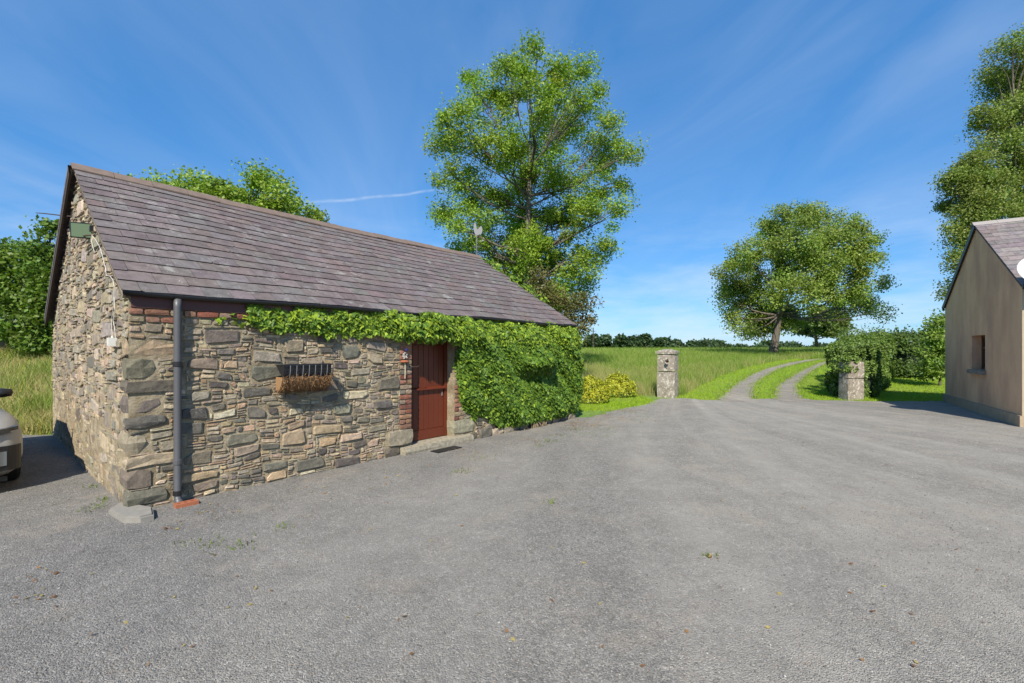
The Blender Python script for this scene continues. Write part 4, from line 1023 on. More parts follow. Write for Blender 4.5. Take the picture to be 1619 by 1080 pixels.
def tree(name, label, cat, base, lobes, nleaf, lsize, col, trunk_r, group=None, spread=0.55, trunk_top=None, colvar=0.15, seed=1, twig=True, up=.6, ncl=None, flat=.62, mat=LEAF, tcol=True, wleaf=.32, lo=.0, steep=.95):
    rng = np.random.default_rng(seed); base = np.array(base, dtype=float)
    e = empty(name, tuple(base), label, cat, group)
    cen = np.array([l[:3] for l in lobes], dtype=float); rad = np.array([l[3] for l in lobes], dtype=float)
    wgt = rad**2; wgt /= wgt.sum(); total = ncl or max(40, int(nleaf/170)); C = []; which = []
    for k in range(len(lobes)):
        m = max(2, int(round(total*wgt[k]))); d = unit(rng.normal(size=(m, 3))); r = rad[k]*rng.uniform(.12, 1, m)**.45
        C.append(cen[k]+d*r[:, None]*np.array([1, 1, .92])); which += [k]*m
    C = np.concatenate(C); which = np.array(which); nc = len(C)
    top = np.array(trunk_top if trunk_top is not None else cen[np.argmax(cen[:, 2])])
    mb = MB(); n = 12; tp = []
    for k in range(n+1):
        t = k/n; tp.append(base+(top-base)*t+np.array([math.sin(t*5+seed), math.cos(t*4.1+seed), 0])*trunk_r*.9*t*(1-t)*2)
    tp = np.array(tp); tr = [trunk_r*(1.35 if k == 0 else 1.05 if k == 1 else 1)*(1-.93*(k/n)**.9) for k in range(n+1)]
    tp[0][2] -= .3
    mb.tube([tuple(p) for p in tp], tr, 9)
    limbs = []
    zlo, zhi = cen[:, 2].min(), cen[:, 2].max()
    for k in range(len(lobes)):
        hd = np.hypot(*(cen[k]-top)[:2]); want = cen[k][2]-.55*rad[k]-steep*hd
        t = .30+lo+(.93-.30-lo)*.8*(cen[k][2]-zlo)/max(.1, zhi-zlo)*rng.uniform(.75, 1.05); t = min(t, max(.33, (cen[k][2]-.2*rad[k]-.35*hd-base[2])/max(.1, top[2]-base[2]))); f = t*n; j = int(min(n-1, f)); st = tp[j]+(tp[j+1]-tp[j])*(f-j)
        r0 = min(tr[j]*.45, .10*rad[k]**.5*trunk_r/.35); end = cen[k]+np.array([0, 0, .35*rad[k]])
        pts = []
        for q in np.linspace(0, 1, 7):
            p = st+(end-st)*q; p = p+np.array([0, 0, -.16*np.linalg.norm(end-st)*math.sin(PI*q)*.6])+rng.normal(size=3)*.05*rad[k]*math.sin(PI*q); pts.append(p)
        limbs.append(pts); mb.tube([tuple(p) for p in pts], [max(.012, r0*(1-.85*q)) for q in np.linspace(0, 1, 7)], 6)
    if twig:
        for i_ in range(nc):
            pts = limbs[which[i_]]; j = int(rng.integers(2, 7)); a = pts[j]; b = C[i_]; m_ = (a+b)/2+rng.normal(size=3)*.08*np.linalg.norm(b-a)-np.array([0, 0, .05])
            mb.tube([tuple(a), tuple(m_), tuple(b)], [.028*trunk_r/.35+.004, .018*trunk_r/.35+.004, .006], 4, False)
    tro = mb.build('trunk', BARK, e, True)
    per = rng.integers(int(nleaf/nc*.5), int(nleaf/nc*1.5)+1, nc); cr = spread*rng.uniform(.6, 1.35, nc)
    idx = np.repeat(np.arange(nc), per); off = np.clip(rng.normal(size=(len(idx), 3)), -1.7, 1.7)*np.array([.62, .62, .55*flat])
    P = C[idx]+off*cr[idx][:, None]
    base_c = np.array(col); cc = base_c*rng.uniform(1-colvar, 1+colvar, (nc, 1))*(1+rng.normal(size=(nc, 3))*np.array([.06, .03, .06])); cols = cc[idx]*rng.uniform(.8, 1.2, (len(idx), 1))
    out = unit(off)*.5
    V, F, CC = leaves(P, lsize, np.clip(cols, .005, 1), up, out, rng, wleaf)
    me = np_mesh('crown', V, F, CC); me.materials.append(mat); link(bpy.data.objects.new('crown', me), e)
    return e

def LB(D, L, seed=0, dz=1.0, squash=.8):
    """crown lobes given where they stand against the sky at distance D, spread in depth"""
    r_ = random.Random(seed); out = []; k = D/720
    xs = [l[0] for l in L]; mid = sum(xs)/len(xs); half = max(30, (max(xs)-min(xs))/2)
    for px, py, r in L:
        room = math.sqrt(max(.05, 1-min(1, abs(px-mid)/half)**2))*half*k*dz*squash
        y = D+r_.uniform(-1, 1)*room; kk = y/720
        out.append(((px-809.5)*kk, y, EYE+(553-py)*kk, r*kk))
    return out
def gbase(px, D, dx=0): x = (px-809.5)/720*D+dx; return (x, D, float(H(x, D)))

# tall ash behind the barn
ASH = [(850, 104, 38), (800, 128, 40), (905, 118, 34), (770, 165, 40), (738, 118, 11), (730, 190, 34), (850, 165, 46), (925, 165, 30), (716, 225, 32), (780, 225, 52), (900, 215, 42), (965, 190, 14), (950, 245, 38), (990, 245, 22), (840, 260, 50),
       (716, 285, 30), (760, 300, 44), (820, 330, 50), (900, 295, 46), (965, 300, 28), (700, 345, 24), (745, 360, 36), (800, 390, 52), (870, 365, 52), (935, 350, 36), (975, 330, 20), (850, 430, 50), (910, 415, 40), (945, 400, 24), (790, 430, 40), (885, 465, 34), (925, 450, 22), (830, 395, 36), (812, 440, 40), (862, 470, 40), (745, 385, 28)]
b = gbase(838, 24)
tree('ash_tree', 'tall loose-crowned tree rising behind the far end of the barn', 'tree', b, LB(24, ASH, 3), 135000, .135, (.235, .34, .040), .30, spread=.54, trunk_top=(.9, 24, 15.5), seed=3, up=.9, wleaf=.27, lo=.1, ncl=460, steep=.75, flat=.82)
HAW = [(880, 470, 26), (905, 490, 26), (925, 478, 20), (938, 497, 13), (860, 445, 30), (895, 515, 24), (915, 525, 18), (905, 545, 18), (895, 570, 16)]
tree('hawthorn_tree', 'small dark olive tree behind the far corner of the barn', 'tree', gbase(893, 18.5), LB(18.5, HAW, 5), 9000, .10, (.15, .145, .045), .10, spread=.40, seed=5)
# trees behind the barn roof and beyond the gable
BR = [(225, 290, 12), (275, 300, 24), (312, 292, 22), (345, 300, 26), (385, 312, 24), (422, 290, 20), (432, 312, 24), (460, 325, 18), (490, 340, 14), (300, 340, 40), (360, 350, 40), (420, 360, 40), (460, 375, 36), (330, 400, 44), (410, 420, 44)]
tree('ash_tree', 'bright green tree showing above the middle of the barn ridge', 'tree', gbase(370, 19), LB(19, BR, 7), 40000, .13, (.24, .335, .04), .2, spread=.5, seed=7, up=.9)
LT1 = [(20, 420, 40), (-20, 430, 46), (-70, 420, 60), (42, 385, 16), (52, 420, 26), (10, 470, 44), (45, 470, 34), (20, 515, 36), (30, 540, 20), (-10, 545, 24), (60, 545, 14), (-30, 490, 50), (-80, 500, 60)]
tree('broadleaf_tree', 'bushy green tree at the picture edge beyond the barn gable', 'tree', gbase(5, 16.5), LB(16.5, LT1, 9), 20000, .14, (.135, .215, .03), .18, spread=.5, seed=9)
LT2 = [(78, 365, 16), (85, 395, 26), (70, 430, 26), (88, 440, 30), (75, 480, 28), (80, 520, 30), (60, 535, 22), (110, 470, 40)]
tree('broadleaf_tree', 'narrow dark green tree rising right against the gable edge', 'tree', gbase(80, 15.5), LB(15.5, LT2, 11), 14000, .14, (.12, .195, .028), .14, spread=.42, seed=11)

# sycamore by the drive, smaller tree beyond
SYC = [(1275, 338, 22), (1240, 352, 26), (1305, 350, 26), (1210, 375, 28), (1262, 380, 34), (1318, 378, 30), (1352, 352, 14), (1355, 380, 24), (1375, 378, 12), (1180, 405, 28), (1225, 420, 36), (1290, 420, 38), (1345, 415, 32), (1378, 412, 16), (1158, 440, 28), (1195, 455, 34), (1255, 460, 34), (1320, 455, 36), (1370, 450, 28), (1400, 448, 12), (1152, 478, 20), (1180, 490, 26), (1220, 495, 30), (1250, 500, 22), (1340, 480, 22), (1375, 482, 18), (1385, 494, 10), (1190, 516, 14), (1165, 505, 16), (1204, 515, 18), (1234, 510, 16), (1182, 526, 8)]
b = gbase(1222, 43)
tree('sycamore_tree', 'broad spreading tree with pale trunk standing beside the drive', 'tree', b, LB(43, SYC, 13), 95000, .17, (.215, .285, .052), .40, spread=.74, trunk_top=(26.0, 43, 12.8), seed=13, wleaf=.4, steep=.42, lo=.05, ncl=430, flat=.9)
ST = [(1268, 512, 13), (1290, 500, 18), (1318, 506, 16), (1335, 515, 9), (1280, 522, 13), (1305, 522, 14), (1258, 520, 7)]
tree('sycamore_tree', 'smaller dark tree further up the drive below the spreading tree', 'tree', gbase(1291, 72), LB(72, ST, 15), 14000, .36, (.11, .165, .035), .32, spread=.9, seed=15, wleaf=.4)

# trees behind the cottage
T1 = [(1600, 75, 26), (1572, 108, 14), (1590, 130, 30), (1560, 165, 14), (1625, 110, 44), (1580, 185, 30), (1556, 195, 18), (1615, 190, 36), (1575, 225, 22), (1610, 245, 34), (1650, 170, 50), (1660, 260, 50), (1600, 290, 28), (1640, 330, 40)]
tree('tall_tree', 'tallest wind-blown tree rising out of frame behind the cottage', 'tree', gbase(1610, 31), LB(31, T1, 17), 60000, .14, (.21, .26, .055), .34, spread=.62, seed=17, ncl=260, flat=.85)
T2 = [(1530, 262, 22), (1552, 262, 26), (1508, 285, 18), (1535, 295, 30), (1570, 290, 26), (1510, 318, 18), (1545, 325, 28), (1580, 325, 26), (1530, 350, 22), (1508, 365, 12), (1520, 385, 16), (1507, 402, 11), (1515, 425, 14), (1505, 448, 10), (1499, 468, 8), (1545, 380, 26), (1570, 400, 30)]
tree('ivy_clad_tree', 'ivy-clad tree with ragged outline just behind the cottage gable', 'tree', gbase(1540, 27), LB(27, T2, 19), 42000, .125, (.20, .25, .055), .26, spread=.46, seed=19, ncl=230, flat=.85)

# far hedgerow on the skyline: trees one can tell apart, and a run of bushes
FT = [(937, 536, 9, 'dark rounded far tree by the thin pole beside the barn'), (957, 536, 8, 'dark far tree second from the barn on the skyline'), (984, 536, 8, 'rounded far tree half way between barn and capped pillar'), (1001, 538, 7, 'low dark far tree left of the umbrella-shaped one'),
      (1021, 535, 10, 'umbrella-shaped far tree just left of the capped pillar'), (1042, 541, 6, 'small far tree behind the cap of the tall pillar'), (1054, 542, 7, 'round far tree peeping over the pillar cap'), (1070, 543, 6, 'lone round far tree right of the capped pillar'), (1097, 545, 6, 'pale far tree second to the right of the capped pillar'), (1115, 543, 8, 'twin-topped far tree midway between pillar and spreading tree'), (1140, 549, 5, 'low far bush in the gap left of the spreading tree'), (1203, 550, 6, 'far bush just left of the spreading tree trunk'), (1247, 551, 4, 'far bush just right of the spreading tree trunk')]
for k, (px, py, r, lab) in enumerate(FT):
    D = 118+5*math.sin(k*2.1); L = [(px, py, r*.7), (px-r*.6, py+r*.4, r*.55), (px+r*.6, py+r*.4, r*.55), (px, py+r*.9, r*.6)]
    tree('far_tree', lab, 'tree', gbase(px, D), LB(D, L, 30+k, .3), 1500, .75, (.055, .095, .038), .25, 'trees on the far field edge', .8, seed=30+k, twig=False, ncl=26, wleaf=.45)
rng = np.random.default_rng(77); n = 16000
x = rng.uniform(12, 112, n); px_ = 809.5+720*x/124; hgt = 1.6+1.0*np.sin(x*.37)+.8*np.sin(x*.91+1)+rng.normal(size=n)*.25
hgt = np.where(px_ > 1125, hgt*.75, hgt); y = 124+rng.normal(size=n)*1.4
P = np.stack([x, y, H(x, y)+rng.uniform(0, 1, n)*np.maximum(.5, hgt)], 1)
V, F, CC = leaves(P, .75, np.array((.058, .10, .038))*rng.uniform(.7, 1.3, (n, 1)), .5, None, rng, .45)
me = np_mesh('far_hedgerow', V, F, CC); me.materials.append(LEAF); tag(link(bpy.data.objects.new('far_hedgerow', me)), 'low dark hedgerow along the far edge of the field', 'hedgerow', kind='stuff')
pp = gbase(938, 105); mb = MB(); zt = EYE+(553-518)/720*105; mb.tube([pp, (pp[0], pp[1], zt)], [.14, .10], 6); mb.box((pp[0]-.5, pp[1]-.05, zt-.9), (1.0, 0, 0), (0, .1, 0), (0, 0, .12))
tag(mb.build('utility_pole', TIMBER), 'thin dark pole on the skyline beside the barn corner', 'pole')

# hedges
def hedge(name, label, segs, nleaf, lsize, col, core=(.02, .035, .012), rough=.16, seed=1, shoots=0, stems=None, mat=LEAF, cat='hedge'):
    """segs: list of (center x, y, half length, half width, height, yaw)"""
    rng = np.random.default_rng(seed); c0 = segs[0]; e = empty(name, (c0[0], c0[1], float(H(c0[0], c0[1]))), label, cat)
    Ps = []; Os = []; mb = MB(); tot = sum(s[2]*s[4] for s in segs)
    for sg_ in segs:
        cx, cy, hl, hw, hh, yaw = sg_[:6]; zo = sg_[6] if len(sg_) > 6 else 0.0
        m = int(nleaf*hl*hh/tot); d = unit(rng.normal(size=(m, 3))); p = np.sign(d)*np.abs(d)**.42; p = p/np.maximum(1, np.abs(p).max(1, keepdims=True))
        nz = 1+rough*(np.sin(p[:, 0]*7+cx)+np.sin(p[:, 2]*6+p[:, 0]*3)+np.sin(p[:, 1]*8+p[:, 0]*13)*.6)*.4+rng.normal(size=m)*rough*.32
        q = p*nz[:, None]; q[:, 2] = np.maximum(q[:, 2], -1.0)
        lx, ly, lz = q[:, 0]*hl, q[:, 1]*hw, (q[:, 2]+1)/2*hh+zo
        X = cx+lx*math.cos(yaw)-ly*math.sin(yaw); Y = cy+lx*math.sin(yaw)+ly*math.cos(yaw)
        Ps.append(np.stack([X, Y, H(X, Y)+lz], 1)); o = d.copy(); Os.append(np.stack([o[:, 0]*math.cos(yaw)-o[:, 1]*math.sin(yaw), o[:, 0]*math.sin(yaw)+o[:, 1]*math.cos(yaw), o[:, 2]], 1)*1.2)
        X3 = Vector((math.cos(yaw), math.sin(yaw), 0)); Y3 = Vector((-math.sin(yaw), math.cos(yaw), 0)); z0 = float(H(cx, cy))
        if not zo: mb.block(Vector((cx, cy, z0-.1))-X3*hl*.7-Y3*hw*.55, X3*hl*1.4, Y3*hw*1.1, Z3*(hh*.78+.1), .2, .05)
    P = np.concatenate(Ps); O = np.concatenate(Os); n = len(P)
    lump = np.sin(P[:, 0]*2.3)*np.sin(P[:, 1]*2.9+1)*np.sin(P[:, 2]*3.1)
    cols = np.array(col)*(1+.22*lump[:, None])*rng.uniform(.7, 1.3, (n, 1))
    if shoots:
        k = rng.choice(np.where(O[:, 2] > .5)[0], shoots); m = 9
        t = np.tile(np.linspace(0, 1, m), shoots); hgt = np.repeat(rng.uniform(.15, .55, shoots), m); lean = np.repeat(rng.normal(size=(shoots, 2))*.15, m, axis=0)
        S = P[np.repeat(k, m)]+np.stack([lean[:, 0]*t, lean[:, 1]*t, hgt*t], 1); P = np.concatenate([P, S]); O = np.concatenate([O, rng.normal(size=S.shape)*.5]); cols = np.concatenate([cols, np.array(col)*rng.uniform(.6, 1.1, (len(S), 1))])
    mb.build('dark_core', plain(name+'_core', core, 1.0), e)  # solid dark core stands in for the shaded inside and blocks see-through
    V, F, CC = leaves(P, lsize, cols, .3, O, rng, .36); me = np_mesh('foliage', V, F, CC); me.materials.append(mat); link(bpy.data.objects.new('foliage', me), e); return e
hedge('ivy_hedge', 'ivy-covered hedge block overhanging the broken gate pillar', [(12.25, 16.35, .66, .6, 1.86, .15), (12.95, 17.1, .55, .6, 1.9, .3), (11.62, 15.85, .36, .32, .95, .1), (12.1, 15.72, .42, .34, 1.2, .1), (11.02, 15.0, .22, .26, .52, .1, .92), (11.45, 15.45, .35, .35, 1.0, .3, .75)], 34000, .08, (.14, .215, .042), rough=.08, seed=41, mat=IVYL, shoots=20)
hedge('beech_hedge', 'bright leafy hedge stretch behind the ivy hedge block', [(14.3, 18.4, 1.0, .7, 2.0, .95), (15.6, 20.4, 1.3, .8, 2.05, 1.0), (17.6, 22.4, 1.8, .8, 2.1, .7)], 22000, .085, (.15, .225, .04), rough=.10, seed=42, shoots=160)
hedge('garden_hedge', 'long dark green garden hedge across the back of the lawn', [(21.4, 23.5, 2.3, .9, 2.3, .1), (24.5, 24.2, 2.0, .9, 2.4, .15), (28, 25, 2, .9, 2.4, .1)], 52000, .11, (.095, .155, .032), seed=43, shoots=160)
SHB = [(1478, 510, 12), (1490, 520, 16), (1475, 535, 16), (1485, 555, 18), (1470, 565, 14), (1500, 540, 18), (1492, 498, 9), (1478, 580, 14), (1492, 588, 12), (1468, 590, 10)]
tree('garden_shrub', 'light green shrub leaning out beside the cottage gable', 'shrub', gbase(1486, 19.5), LB(19.5, SHB, 45), 8000, .11, (.19, .28, .045), .05, spread=.3, seed=45)
# low weedy growth along the foot of the garden hedge
# golden shrubs
def dome(name, label, cx, cy, rx, ry, hh, nleaf, seed):
    rng = np.random.default_rng(seed); z0 = float(H(cx, cy)); e = empty(name, (cx, cy, z0), label, 'shrub', 'golden shrubs by the barn')
    d = unit(rng.normal(size=(nleaf, 3))); d[:, 2] = np.abs(d[:, 2])*1.15-.12; r = rng.uniform(.80, 1.0, nleaf)**.5
    lump = 1+.10*np.sin(d[:, 0]*8+seed)*np.sin(d[:, 2]*7+d[:, 1]*6)+.05*np.sin(d[:, 0]*19+d[:, 1]*17)
    P = np.stack([cx+d[:, 0]*rx*r*lump, cy+d[:, 1]*ry*r*lump, z0+.10+np.maximum(-.02, d[:, 2])*hh*r*lump], 1)
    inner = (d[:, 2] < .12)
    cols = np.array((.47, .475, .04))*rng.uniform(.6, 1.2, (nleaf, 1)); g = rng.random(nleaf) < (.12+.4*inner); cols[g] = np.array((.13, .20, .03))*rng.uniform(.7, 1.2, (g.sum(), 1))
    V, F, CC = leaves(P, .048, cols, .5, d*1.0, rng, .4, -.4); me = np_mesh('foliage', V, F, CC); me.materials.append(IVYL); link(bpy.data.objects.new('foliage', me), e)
    mb = MB(); r_ = random.Random(seed)
    for k in range(22):
        a = r_.uniform(0, 2*PI); q = r_.uniform(.3, .85); mb.tube([(cx+r_.uniform(-.08, .08), cy+r_.uniform(-.08, .08), z0-.03), (cx+math.cos(a)*rx*q*.5, cy+math.sin(a)*ry*q*.5, z0+hh*.35), (cx+math.cos(a)*rx*q, cy+math.sin(a)*ry*q, z0+hh*.62)], [.014, .010, .005], 5)
    mb.build('stems', BARK, e, True)
dome('golden_shrub', 'nearer golden yellow shrub touching the barn ivy', 2.44, 14.2, .58, .55, .66, 13000, 51)
dome('golden_shrub', 'second golden yellow shrub, the one nearer the capped pillar', 3.72, 16.0, .62, .58, .66, 13000, 52)

# ---------------------------------------------------------------- ivy on the barn
def ivy():
    rng = np.random.default_rng(91); e = empty('ivy', BW(6.2, -.05, 0), 'glossy green ivy hanging under the eaves and over the barn front', 'ivy')
    pts = []; outs = []
    N = 52000; a = rng.uniform(IV_UP[0][0], LEN+.10, N); zz = rng.uniform(.15, 2.25, N)
    up = np.interp(a, [p[0] for p in IV_UP], [p[1] for p in IV_UP])+.05*np.sin(a*7)*.6+.03*np.sin(a*23); lo = np.interp(a, [p[0] for p in IV_LO], [p[1] for p in IV_LO])+.03*np.sin(a*11+1)+.02*np.sin(a*29)
    keep = (zz > lo-rng.exponential(.012, N)) & (zz < up+rng.exponential(.012, N)); keep &= (a > 1.10) | (rng.random(N) < .10); a, zz, up, lo = a[keep], zz[keep], up[keep], lo[keep]
    edge = np.minimum(np.minimum(zz-lo, up-zz), .3)/.3; edge = np.clip(edge, 0, 1)
    thick = .05+.24*np.exp(-((a-3.9)/.75)**2)*np.clip((zz-1.6)*4, 0, 1)+.16*edge*np.clip((a-2.6)/2.0, 0.30, 1)+.05*np.sin(a*4.3+zz*3)*edge+.03*np.sin(a*9+zz*11)
    bump_a, bump_z = AZ(838, 572); thick += .30*np.exp(-((a-bump_a)/.55)**2-((zz-bump_z)/.17)**2)
    thick -= .14*np.exp(-((a-bump_a-.05)/.5)**2-((zz-bump_z+.27)/.14)**2)
    thick = np.maximum(.03, thick); d = thick*rng.uniform(.25, 1, len(a))**.45
    wr_ = a > LEN-.02; 
    P = np.array([BW(x, -y, z_) for x, y, z_ in zip(a, d, zz)]); n = len(P)
    # wrap round the far corner
    m = 2200; av = rng.uniform(0, 1.0, m); az = rng.uniform(.45, 2.0, m); P2 = np.array([BW(LEN+q, v, z_) for q, v, z_ in zip(rng.uniform(.05, .17, m), av, az)])
    # tufts creeping up the far verge
    T = []
    for s in (1.2, 1.7, 1.9, 2.3, 2.9, 3.1, 3.35):
        c = RW(LEN+ROV, s, .02)
        for _ in range(60): T.append(c+Vector(rng.normal(size=3)*.075)+Vector((0, 0, .02)))
    P = np.concatenate([P, P2, np.array(T)]); n = len(P)
    o = np.tile(np.array(-V3)*.95+np.array((0, 0, .45)), (n, 1)); nrm = unit(o+rng.normal(size=(n, 3))*.42)
    tt = np.tile(np.array((0, 0, -1.0)), (n, 1))+rng.normal(size=(n, 3))*.45; tt -= nrm*np.sum(tt*nrm, 1, keepdims=True); tt = unit(tt); ss = np.cross(nrm, tt)
    L = rng.uniform(.045, .085, n)[:, None]
    sh = [(-.10, 0, 0), (-.28, .34, -.05), (.12, .60, -.12), (.38, .34, -.03), (1.0, 0, -.10), (.38, -.34, -.03), (.12, -.60, -.12), (-.28, -.34, -.05), (.15, 0, .05)]
    V = np.stack([P+tt*L*x+ss*L*y+nrm*L*z_ for x, y, z_ in sh], 1).reshape(-1, 3)
    b = np.arange(n)*9; F = np.concatenate([np.stack([b+k, b+(k+1) % 8, b+8], 1) for k in range(8)])
    pale_leaf = rng.random(n) < np.where(P[:, 2] > 1.75, .48, .14)  # more pale leaves in the top band, painting in its sunlit look
    cols = np.where(pale_leaf[:, None], np.array((.255, .355, .03)), np.array((.105, .19, .023)))*rng.uniform(.65, 1.25, (n, 1))
    me = np_mesh('foliage', V, F, np.repeat(cols, 9, axis=0)); me.materials.append(IVYL); link(bpy.data.objects.new('foliage', me), e)
    mb = MB(); r_ = random.Random(6)
    for k in range(16):
        x = r_.uniform(6.1, 7.2); q = r_.uniform(-.5, .5); mb.tube([BW(x, -.12-r_.uniform(0, .08), -.02), BW(x+q*.3, -.10, .16), BW(x+q, -.06, .55), BW(x+q*1.6, -.05, 1.1)], [.016, .013, .010, .006], 5)
    mb.build('stem', plain('ivy_stem', (.24, .18, .11), .9), e, True)
ivy()

# ---------------------------------------------------------------- grass
EDGE = np.array(edge)
def in_poly(x, y, poly):
    c = np.zeros(len(x), dtype=bool); j = len(poly)-1
    for i_ in range(len(poly)):
        xi, yi = poly[i_]; xj, yj = poly[j]; k = ((yi > y) != (yj > y)) & (x < (xj-xi)*(y-yi)/(yj-yi+1e-12)+xi); c ^= k; j = i_
    return c
def track_mask(x, y, m=0.0):
    c = np.zeros(len(x), dtype=bool)
    for a, b in TRACK_PTS: c |= (np.abs(y-a[1]) < .5) & (x > a[0]-m) & (x < b[0]+m)
    return c
def in_house(x, y):
    rx, ry = x-B2.x, y-B2.y; s = rx*gs.x+ry*gs.y; d = rx*gw.x+ry*gw.y; h = (s > -.1) & (s < GL+.1) & (d > -.1) & (d < HLEN)
    rx, ry = x-C0.x, y-C0.y; a = rx*UX.x+ry*UX.y; v = rx*VX.x+ry*VX.y; return h | ((a > -.05) & (a < LEN+.1) & (v > -.1) & (v < WID+.1))
LEFT_EDGE = np.array(sorted([(a[1], a[0]) for a, b in TRACK_PTS[:len(TRACK_PTS)//2]]))
def blades(name, label, x, y, hgt, wid, cols, rng, lean=.35):
    n = len(x); z = H(x, y)-.01; P = np.stack([x, y, z], 1); th = rng.uniform(0, 2*PI, n); s = np.stack([np.cos(th), np.sin(th), np.zeros(n)], 1)*wid[:, None]
    ln = rng.normal(size=(n, 2))*lean; t1 = np.stack([ln[:, 0]*hgt*.35, ln[:, 1]*hgt*.35, hgt*.6], 1); t2 = np.stack([ln[:, 0]*hgt, ln[:, 1]*hgt, hgt], 1)
    V = np.stack([P-s, P+s, P+t1+s*.7, P+t1-s*.7, P+t2], 1).reshape(-1, 3); b = np.arange(n)*5
    F = np.concatenate([np.stack([b, b+1, b+2], 1), np.stack([b, b+2, b+3], 1), np.stack([b+3, b+2, b+4], 1)])
    me = np_mesh(name, V, F, np.repeat(cols, 5, axis=0)); me.materials.append(BLADE); return tag(link(bpy.data.objects.new(name, me)), label, 'grass', kind='stuff')
rng = np.random.default_rng(101)
def vnoise(x, y, f, s):
    return (np.sin(x*f+s)*np.sin(y*f*1.13+s*2)+np.sin(x*f*2.3+y*f*.7+s)+np.sin(y*f*1.9-x*f*1.1+2*s)*.7)/2.7
def sample(n, x0, x1, y0, y1):
    """more points near the eye than far"""
    y = y0*(y1/y0)**rng.random(n); k0, k1 = x0, x1; x = (k0+(k1-k0)*rng.random(n))*y; return x, y
# tall meadow between barn and drive
x, y = sample(150000, .02, .72, 13.2, 70)
lim = np.interp(y, LEFT_EDGE[:, 0], LEFT_EDGE[:, 1], right=60)-np.interp(y, [14, 20, 40, 70], [1.3, 1.3, 1.4, 1.5])
ok = ~in_poly(x, y, edge) & ~in_house(x, y) & (x < lim) & ((x < 4.0) & (y > 16.4) | (x >= 4.0) & (y > 16.0))
x, y = x[ok], y[ok]; n = len(x); sp = np.clip((y-13)/20, .3, 2.2); q = vnoise(x, y, .9, 1)+.5*vnoise(x, y, 2.7, 4)
dry = np.clip(.54+.6*q-np.clip((y-24)/20, 0, .25)+.22*(x < 5), 0, 1)[:, None]*(rng.random((n, 1)) < .75)
cols = (np.array((.175, .285, .035))*(1-dry)+np.array((.46, .375, .18))*dry)*rng.uniform(.7, 1.25, (n, 1))
blades('meadow_grass', 'tall seeding meadow grass between barn and drive', x, y, rng.uniform(.25, .55, n)*np.clip(1.15-.25*q, .6, 1.5)*np.where(y < 18, .9, 1)*np.where(x < 5, 1.15, 1.0), .006*sp+.002, cols, rng)
# meadow behind the barn at the left edge
x, y = sample(60000, -1.6, -.80, 8.4, 24); ok = ~in_poly(x, y, edge) & ~in_house(x, y); x, y = x[ok], y[ok]; n = len(x); q = vnoise(x, y, 1.3, 3)+.4*vnoise(x, y, 4, 1)
dry = np.clip(.62+.6*q, 0, 1)[:, None]*(rng.random((n, 1)) < .85); cols = (np.array((.17, .27, .035))*(1-dry)+np.array((.46, .35, .17))*dry)*rng.uniform(.7, 1.25, (n, 1))
yf = rng.random(n) < .02; cols[yf] = (.5, .42, .03)
blades('rough_grass', 'rough straw and green grass behind the parked car', x, y, rng.uniform(.12, .4, n)*np.clip(1-.5*q, .5, 1.6), np.full(n, .006), cols, rng, .5)
# mown verges, centre strip and lawn
x, y = sample(330000, .12, 1.25, 12.2, 48)
jx = rng.normal(size=len(x))*.22*(rng.random(len(x)) < .6); jy = rng.normal(size=len(x))*.16*(rng.random(len(x)) < .35)
ok = ~in_poly(x+jx, y+jy, edge) & ~in_house(x, y) & ~track_mask(x+jx, y, .0)
lim = np.interp(y, LEFT_EDGE[:, 0], LEFT_EDGE[:, 1], right=60)-np.interp(y, [14, 20, 40, 70], [1.5, 1.5, 1.6, 1.6]); ok &= (x > lim) | ((x < 4.6) & (y < 16.7))
x, y = x[ok], y[ok]; n = len(x); q = vnoise(x, y, 1.7, 2); sp = np.clip((y-13)/16, .35, 2.0)
dry = np.clip(.10+.25*q, 0, 1)[:, None]*(rng.random((n, 1)) < .7); cols = (np.array((.29, .42, .02))*(1-dry)+np.array((.36, .32, .12))*dry)*rng.uniform(.75, 1.2, (n, 1))
blades('mown_grass', 'short bright green mown grass of verge, drive strip and lawn', x, y, rng.uniform(.03, .085, n), .007*sp+.003, cols, rng, .5)
# tufts breaking the edges of the wheel tracks
TX = []; TY = []
for a, b in TRACK_PTS:
    for q in (a, b):
        m = 34; TX.append(q[0]+rng.normal(size=m)*.11); TY.append(q[1]+rng.uniform(-.25, .25, m))
x, y = np.concatenate(TX), np.concatenate(TY); ok = y > 14.7; x, y = x[ok], y[ok]; n = len(x)
dry = (rng.random((n, 1)) < .3)*rng.uniform(.2, .9, (n, 1)); cols = (np.array((.24, .36, .025))*(1-dry)+np.array((.38, .31, .14))*dry)*rng.uniform(.7, 1.2, (n, 1))
blades('track_edge_grass', 'ragged grass tufts along the edges of the wheel tracks', x, y, rng.uniform(.03, .11, n), np.full(n, .010), cols, rng, .6)
